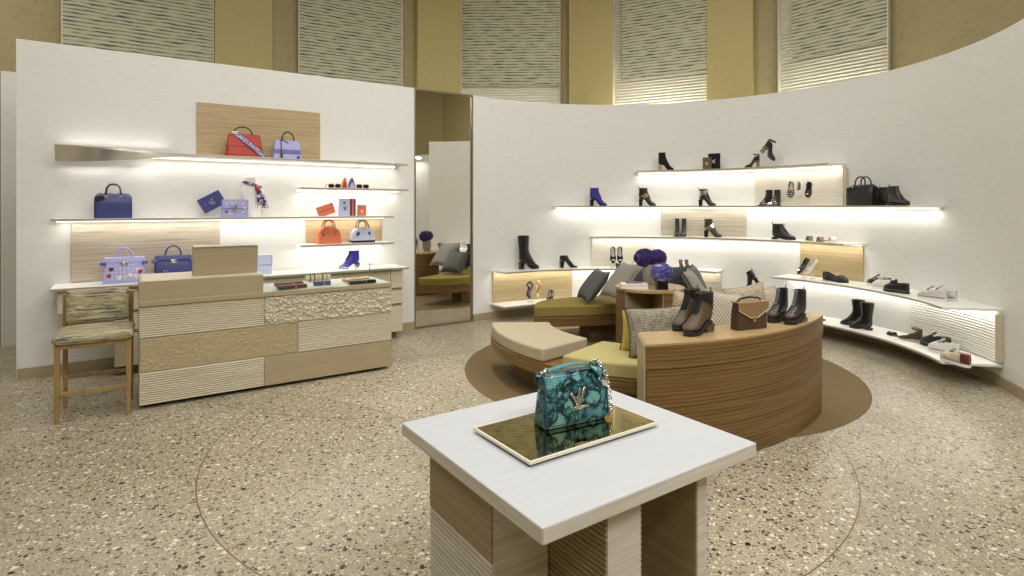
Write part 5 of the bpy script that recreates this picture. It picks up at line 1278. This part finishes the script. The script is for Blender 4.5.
# --- middle shelf
Zc = ZC+.0005
loc, rot, w, h = spot_c(674, 680, 218.5, Zc, .2); b0 = boot('slim black boot seen from the front, first of the pair before the grey wood panel', loc, rot-R(88), .235, h, hh=.10, up='black_leather', wt=ROUND, group='pair of slim black boots', name='slim_boot')
loc, rot, w, h = spot_c(680.5, 686.5, 218.5, Zc, .2); dup(b0, loc, rot-R(92), 'slim black boot seen from the front, beside the brown patterned boot')
loc, rot, w, h = side(spot_c(704.5, 722, 219, Zc, .2)); boot('brown patterned ankle boot with black heel and toe on the middle shoe shelf', loc, rot, w, h, hh=.36, up='monogram_brown', hm='black_patent', wt=POINT, band=(.62, .8, 'silver'), tab='brown_leather')
loc, rot, w, h = side(spot_c(772.5, 795.5, 224, Zc, .2)); boot('black flat lace-up combat boot on the middle shoe shelf', loc, rot, w, h, hh=.06, st=.05, up='black_leather', laces='lace_grey', heel='block', tab='black_leather', toe='black_patent', name='combat_boot')
for px, m_, lb in ((813, 'pattern_black_white', 'black and white mule, first of three mules at the end of the middle shelf'), (824, 'monogram_tan', 'tan patterned mule, between the two other mules of the middle shelf'), (836, 'glitter_white', 'pale cream mule nearest the end of the middle shelf')):
    X, Y, a = cw(px, .22); sandal(lb, Vector((X, Y, Zc)), R(a-90+242), .20, hh=.06, heel='none', strap=m_, sole='brown_leather' if 'tan' in lb else 'cream_leather', ankle=False, name='mule', cat='mule', wide=.30, fore=(.74,), slide=True, st=.05)
# --- left low shelves
Zd = ZD+.0005
loc, rot, w, h = side(spot_c(519.5, 539, 235.5, Zd, .16)); boot('tall black knee-high boot with a block heel beside the mirror', loc, rot, w, h, hh=.30, up='black_leather', hm='black_patent', wt=POINT, shaft=.03, name='knee_boot')
loc, rot, w, h = side(spot_c(560, 577.5, 255.5, Zd, .18)); boot('black high-heeled ankle bootie standing alone on the low shelf', loc, rot, w, h, hh=.36, up='black_leather', hm='black_patent', wt=POINT, name='ankle_bootie')
for px, lb, sh in ((612.5, 'black pointed pump with white trim hung toe down, nearer the mirror', 'black and white pump nearer the mirror'), (619.5, 'black pointed pump with white trim hung toe down, nearer the purple flowers', 'black and white pump nearer the flowers')):
    toe_down(lb, px, 247.5, 263.5, Zd, .16, short=sh, up='black_patent', sole='black_rubber', ins='white_leather', wt=POINT, xo=.52, vamp=.15, rim=.17, hh=.04, bow='white_leather', ws=1.3, name='pointed_pump', cat='pump', group='pair of black and white pumps')
X, Y, a = cw(631.5, .2); low('cream high-heeled pump peeking over the taupe pillow', Vector((X, Y, Zd)), R(a-90+160), .2, hh=.42, heel='slim', up='cream_leather', sole='gold', wt=POINT, rim=.22, name='cream_pump', cat='pump')
for px, lb in ((681, 'dark pump with a pale toe seen from behind, right of the flower vases'), (687, 'dark pump with a pale toe seen from behind, nearer the end of the low shelf')):
    X, Y, a = cw(px, .2); low(lb, Vector((X, Y, Zd)), R(a), .21, hh=.40, heel='slim', up='black_patent', sole='black_rubber', hm='gold', wt=POINT, rim=.26, toe='silver', name='dark_pump', cat='pump', group='pair of dark pumps behind the vases')
Ze = ZE+.0005
X, Y, a = cw(530.5, .17); acrylic_stand('clear stand under the two strappy heels beside the mirror', Vector((X, Y, Ze)), R(a-90), .08, .10, .08)
for px, m_, lb, k in ((526.5, 'navy_leather', 'navy strappy heel tilted on a clear stand on the lowest shelf', -8), (534.5, 'gold', 'gold strappy heel tilted on a clear stand on the lowest shelf', 8)):
    X, Y, a = cw(px, .17+.0); rot = R(a-90); e = Euler((0, R(50), rot+R(-60+k)), 'XYZ'); sandal(lb, Vector((X, Y, Ze+.125)), e, .20, hh=.45, heel='slim', strap=m_, sole='black_leather' if m_ != 'gold' else 'cream_leather', hm='silver', wide=.12)
X, Y, a = cw(550, .17); sandal('single dark strappy heel half hidden by the mustard bench', Vector((X, Y, Ze)), R(a), .2, hh=.34, heel='slim', strap='black_leather', hm='black_patent')
# --- right low shelf
for px, m_, lb, sh, ins in ((804, 'black_patent', 'navy black flat tilted on a clear stand before the tan panel', 'tilted navy black flat', 'navy_leather'), (812.5, 'white_leather', 'white and gold flat tilted on a clear stand before the tan panel', 'tilted white and gold flat', 'gold')):
    X, Y, a = cw(px, .27); rot = R(a-90); acrylic_stand('clear stand holding the '+sh, Vector((X, Y, Zd)), rot, .075)
    low(lb, Vector((X, Y, Zd+.135)), (Euler((0, 0, rot)).to_matrix() @ Euler((0, 0, R(-118))).to_matrix() @ Euler((0, R(50), 0)).to_matrix()).to_euler(), .235, up=m_, sole='black_rubber' if m_ != 'white_leather' else 'cream_leather', ins=ins, xo=.5, vamp=.15, rim=.16, hh=.03, bow='silver', name='flat_shoe')
loc, rot, w, h = side(spot_c(823, 848, 274, Zd, .26)); low('black leather loafer lying on the low shelf below the tan panel', loc, rot, w, rim=.26, up='black_leather', ins='black_suede', vamp=.25, xo=.58, hh=.03, st=.03, bow='black_patent', name='loafer', cat='loafer')
def sneaker(label, p0, p1, z, d, up, sole='white_leather', yaw=0, left=False, **kw):
    loc, rot, w, h = spot_c(p0, p1, 280, z, d); kw.setdefault('laces', 'lace_grey')
    return low(label, loc, rot+(PI if left else 0)+R(yaw), kw.pop('L', .27), rim=.31, up=up, sole=sole, ins='lace_grey', vamp=.29, xo=.56, st=.085, thick=True, tongue=kw.pop('tongue', up), name='sneaker', cat='sneaker', **kw)
Zf = ZD+.0005
sneaker('black and white sneaker behind the white sneaker on the low shelf', 871, 886, Zf, .16, 'pattern_black_white', left=True, yaw=10)
sneaker('plain white sneaker between two dark sneakers on the low shelf', 876, 893, Zf, .26, 'white_leather', left=True, yaw=12, counter='black_leather', laces='paper_white')
sneaker('black leather sneaker with dark sole on the low shelf', 885, 907, Zf, .355, 'black_leather', sole='black_rubber', left=True, yaw=14, laces='lace_dark')
sneaker('glittery white sneaker, the nearer one to the black sneaker', 923, 941, Zf, .33, 'glitter_white', left=True, yaw=25, group='pair of glittery sneakers', laces='paper_white')
sneaker('glittery white sneaker, the one closer to the end of the low shelf', 933, 950, Zf, .22, 'glitter_white', left=True, yaw=25, group='pair of glittery sneakers', laces='paper_white')
# --- lowest shelf on the right
Zg = ZE-.02+.0005
loc, rot, w, h = spot_c(804, 824, 306, Zg, .30); sandal('dark strappy flat sandal just beyond the end of the wood display block', loc, rot+R(190), .25, hh=.05, heel='flat', strap='black_leather', hm='black_rubber', sole='black_rubber', ankle=False, name='flat_sandal', wide=.12, fore=(.84, .70, .40, .22))
loc, rot, w, h = spot_c(843, 860, 298.5, Zg, .22); b0 = boot('tall shiny black rubber boot, the further one of the pair on the lowest shelf', loc, rot+R(205), .235, h*.98, hh=.06, st=.05, up='black_patent', group='pair of black rubber boots', name='rubber_boot', shaft=.06, heel='chunky')
loc, rot, w, h = spot_c(852, 869, 299.5, Zg, .31); dup(b0, loc, rot+R(205), 'tall shiny black rubber boot, the nearer one of the pair on the lowest shelf')
loc, rot, w, h = spot_c(891, 905, 324, Zg, .24); sandal('flat black sandal lying beside the brown one on the lowest shelf', loc, rot+R(190), .25, hh=.03, heel='none', strap='black_leather', sole='taupe_leather', ankle=False, name='flat_sandal', wide=.14)
loc, rot, w, h = spot_c(903, 917, 324, Zg, .26); low('brown patterned high-backed sandal with a pale sole on the lowest shelf', loc, rot+R(205), .22, hh=.05, st=.05, up='monogram_brown', sole='cream_leather', rim=.42, vamp=.20, xo=.5, cat='sandal', name='ankle_strap_sandal', strap=.25)
sneaker('dark grey sneaker, furthest of the three on the lowest shelf', 924, 946, Zg, .20, 'black_leather', sole='black_rubber', left=True, yaw=20, counter='black_patent', L=.29)
sneaker('white runner in the middle of the three sneakers on the lowest shelf', 932, 955, Zg, .29, 'white_leather', left=True, yaw=22, L=.29, laces='paper_white')
sneaker('cream runner with a burgundy heel, nearest on the lowest shelf', 941, 969, Zg, .385, 'cream_leather', left=True, yaw=20, counter='burgundy', L=.29, tongue='white_leather', laces='paper_white')
# black bootie on a plinth on the lowest shelf behind the pillows
X, Y, a = cw(752.5, .27); loc = Vector((X, Y, Zg)); rot = R(a-90)
t = thing('shoe_plinth', 'black plinth lifting the tilted black bootie behind the cream pillows', 'stand', loc, rot)
B().box((0, 0, .005), (.20, .13, .010)).build('base_plate', 'black_suede', t); B().box((0, 0, .135), (.06, .05, .25)).build('column', 'black_suede', t, bev=.003); B().box((-.02, 0, .265), (.17, .10, .012)).build('rest', 'black_suede', t, bev=.002)
boot('black heeled bootie displayed tilted above the cream pillows', loc+Vector((0, 0, .330)), Euler((0, R(30), rot+PI), 'XYZ'), .20, .19, hh=.36, up='black_leather', hm='black_patent', wt=POINT, name='ankle_bootie', tab='black_leather')
# --- boots on the display block
l1 = blk(683, 331); l2 = blk(694, 334)
K = dict(hh=.16, st=.10, heel='chunky', up='boot_brown', sole='black_rubber', hm='boot_brown', laces='lace_dark', name='hiking_boot', group='pair of brown lace-up boots', band=(.80, 1.1, 'black_leather'), tab='black_leather', shaft=.02, toe='boot_brown')
b0 = boot('brown and black lace-up boot with chunky heel, the further one on the wood block', blk(689, 330.5)+Vector((0, .07, 0)), R(222), .285, .265, **K)
dup(b0, blk(698, 333.5), R(220), 'brown and black lace-up boot with chunky heel, the nearer one on the wood block')
K = dict(hh=.10, st=.16, heel='chunky', up='black_leather', sole='black_rubber', hm='brown_leather', laces='lace_grey', name='platform_boot', group='pair of dark platform boots', tab='black_patent', toe='brown_patina', band=(.98, 1.1, 'brown_leather'))
b0 = boot('dark platform lace-up boot, beside the brown handbag', blk(779.5, 322)+Vector((0, .03, 0)), R(218), .235, .235, **K)
dup(b0, blk(794, 322.5)+Vector((0, -.02, 0)), R(216), 'dark platform lace-up boot, nearer the tip of the wood block')
# --- wallets and bracelets in the glass case
def case_spot(px, py): 
    z = .8545; u = (px-512)/F; Y = (CAMZ-z)*F/(py-HY); return Vector((u*Y, Y, z))
def flat_tray(label, px, py, w, d):
    t = thing('felt_tray', label, 'tray', case_spot(px, py), TH, 'white trays in the glass case'); B().box((0, 0, .003), (w, d, .006)).build('tray_base', 'paper_white', t, bev=.001)
    B().box((0, -d/2+.004, .0064), (w, .006, .001)).build('tray_lip', 'paper_white', t); return t
def wallet(label, px, py, w, d, h, mat, yaw, z=0, pages=None, group='wallets in the glass case'):
    t = thing('long_wallet', label, 'wallet', case_spot(px, py)+Vector((0, 0, z+.0075)), TH+R(yaw), group)
    B().box((0, 0, h*.26), (w, d, h*.48)).build('lower_half', mat, t, bev=.003); B().box((0, 0, h*.76), (w, d, h*.46)).build('upper_half', pages or mat, t, bev=.003)
    B().box((w*.1, -d/2-.002, h*.5), (.02, .004, h*.5)).build('snap', 'gold', t); return t
flat_tray('white tray under the red and black wallets in the glass case', 291, 288.6, .33, .12)
flat_tray('white tray under the navy case and bracelets in the glass case', 325, 285.6, .30, .12)
flat_tray('white tray under the orange and black wallets in the glass case', 361, 282.8, .30, .12)
wallet('black wallet lying in front of the red wallet in the glass case', 292, 289.0, .25, .08, .032, 'black_leather', 4, pages='burgundy')
wallet('red wallet behind the black wallet in the glass case', 289, 286.0, .25, .09, .028, 'red_leather', 8, pages='burgundy')
wallet('navy spectacle case in front of the bracelets in the glass case', 322, 286.0, .15, .06, .040, 'navy_leather', 0)
wallet('black wallet in front of the orange wallet in the glass case', 362, 283.6, .26, .08, .028, 'black_leather', 3)
wallet('orange wallet behind the black one in the glass case', 356, 281.0, .26, .09, .026, 'coral_leather', 6, pages='gold')
p = case_spot(318, 281.5)+Vector((0, 0, .0075)); t = thing('bracelet_roll', 'cream roll carrying dark bracelets in the glass case', 'bracelet display', p, TH)
B().lathe([(.003, -.12), (.030, -.12), (.030, .12), (.003, .12)], 20).build('roll', 'cream_leather', t, loc=(0, 0, .030), rot=(0, R(90), 0))
for k, m_ in enumerate(('black_leather', 'burgundy', 'gold', 'black_leather', 'coral_leather')):
    B().tube([(-.08+.04*k, .033*math.cos(2*PI*j/18), .033+.033*math.sin(2*PI*j/18)) for j in range(18)], .006, 6, closed=True).build('bracelet', m_, t)
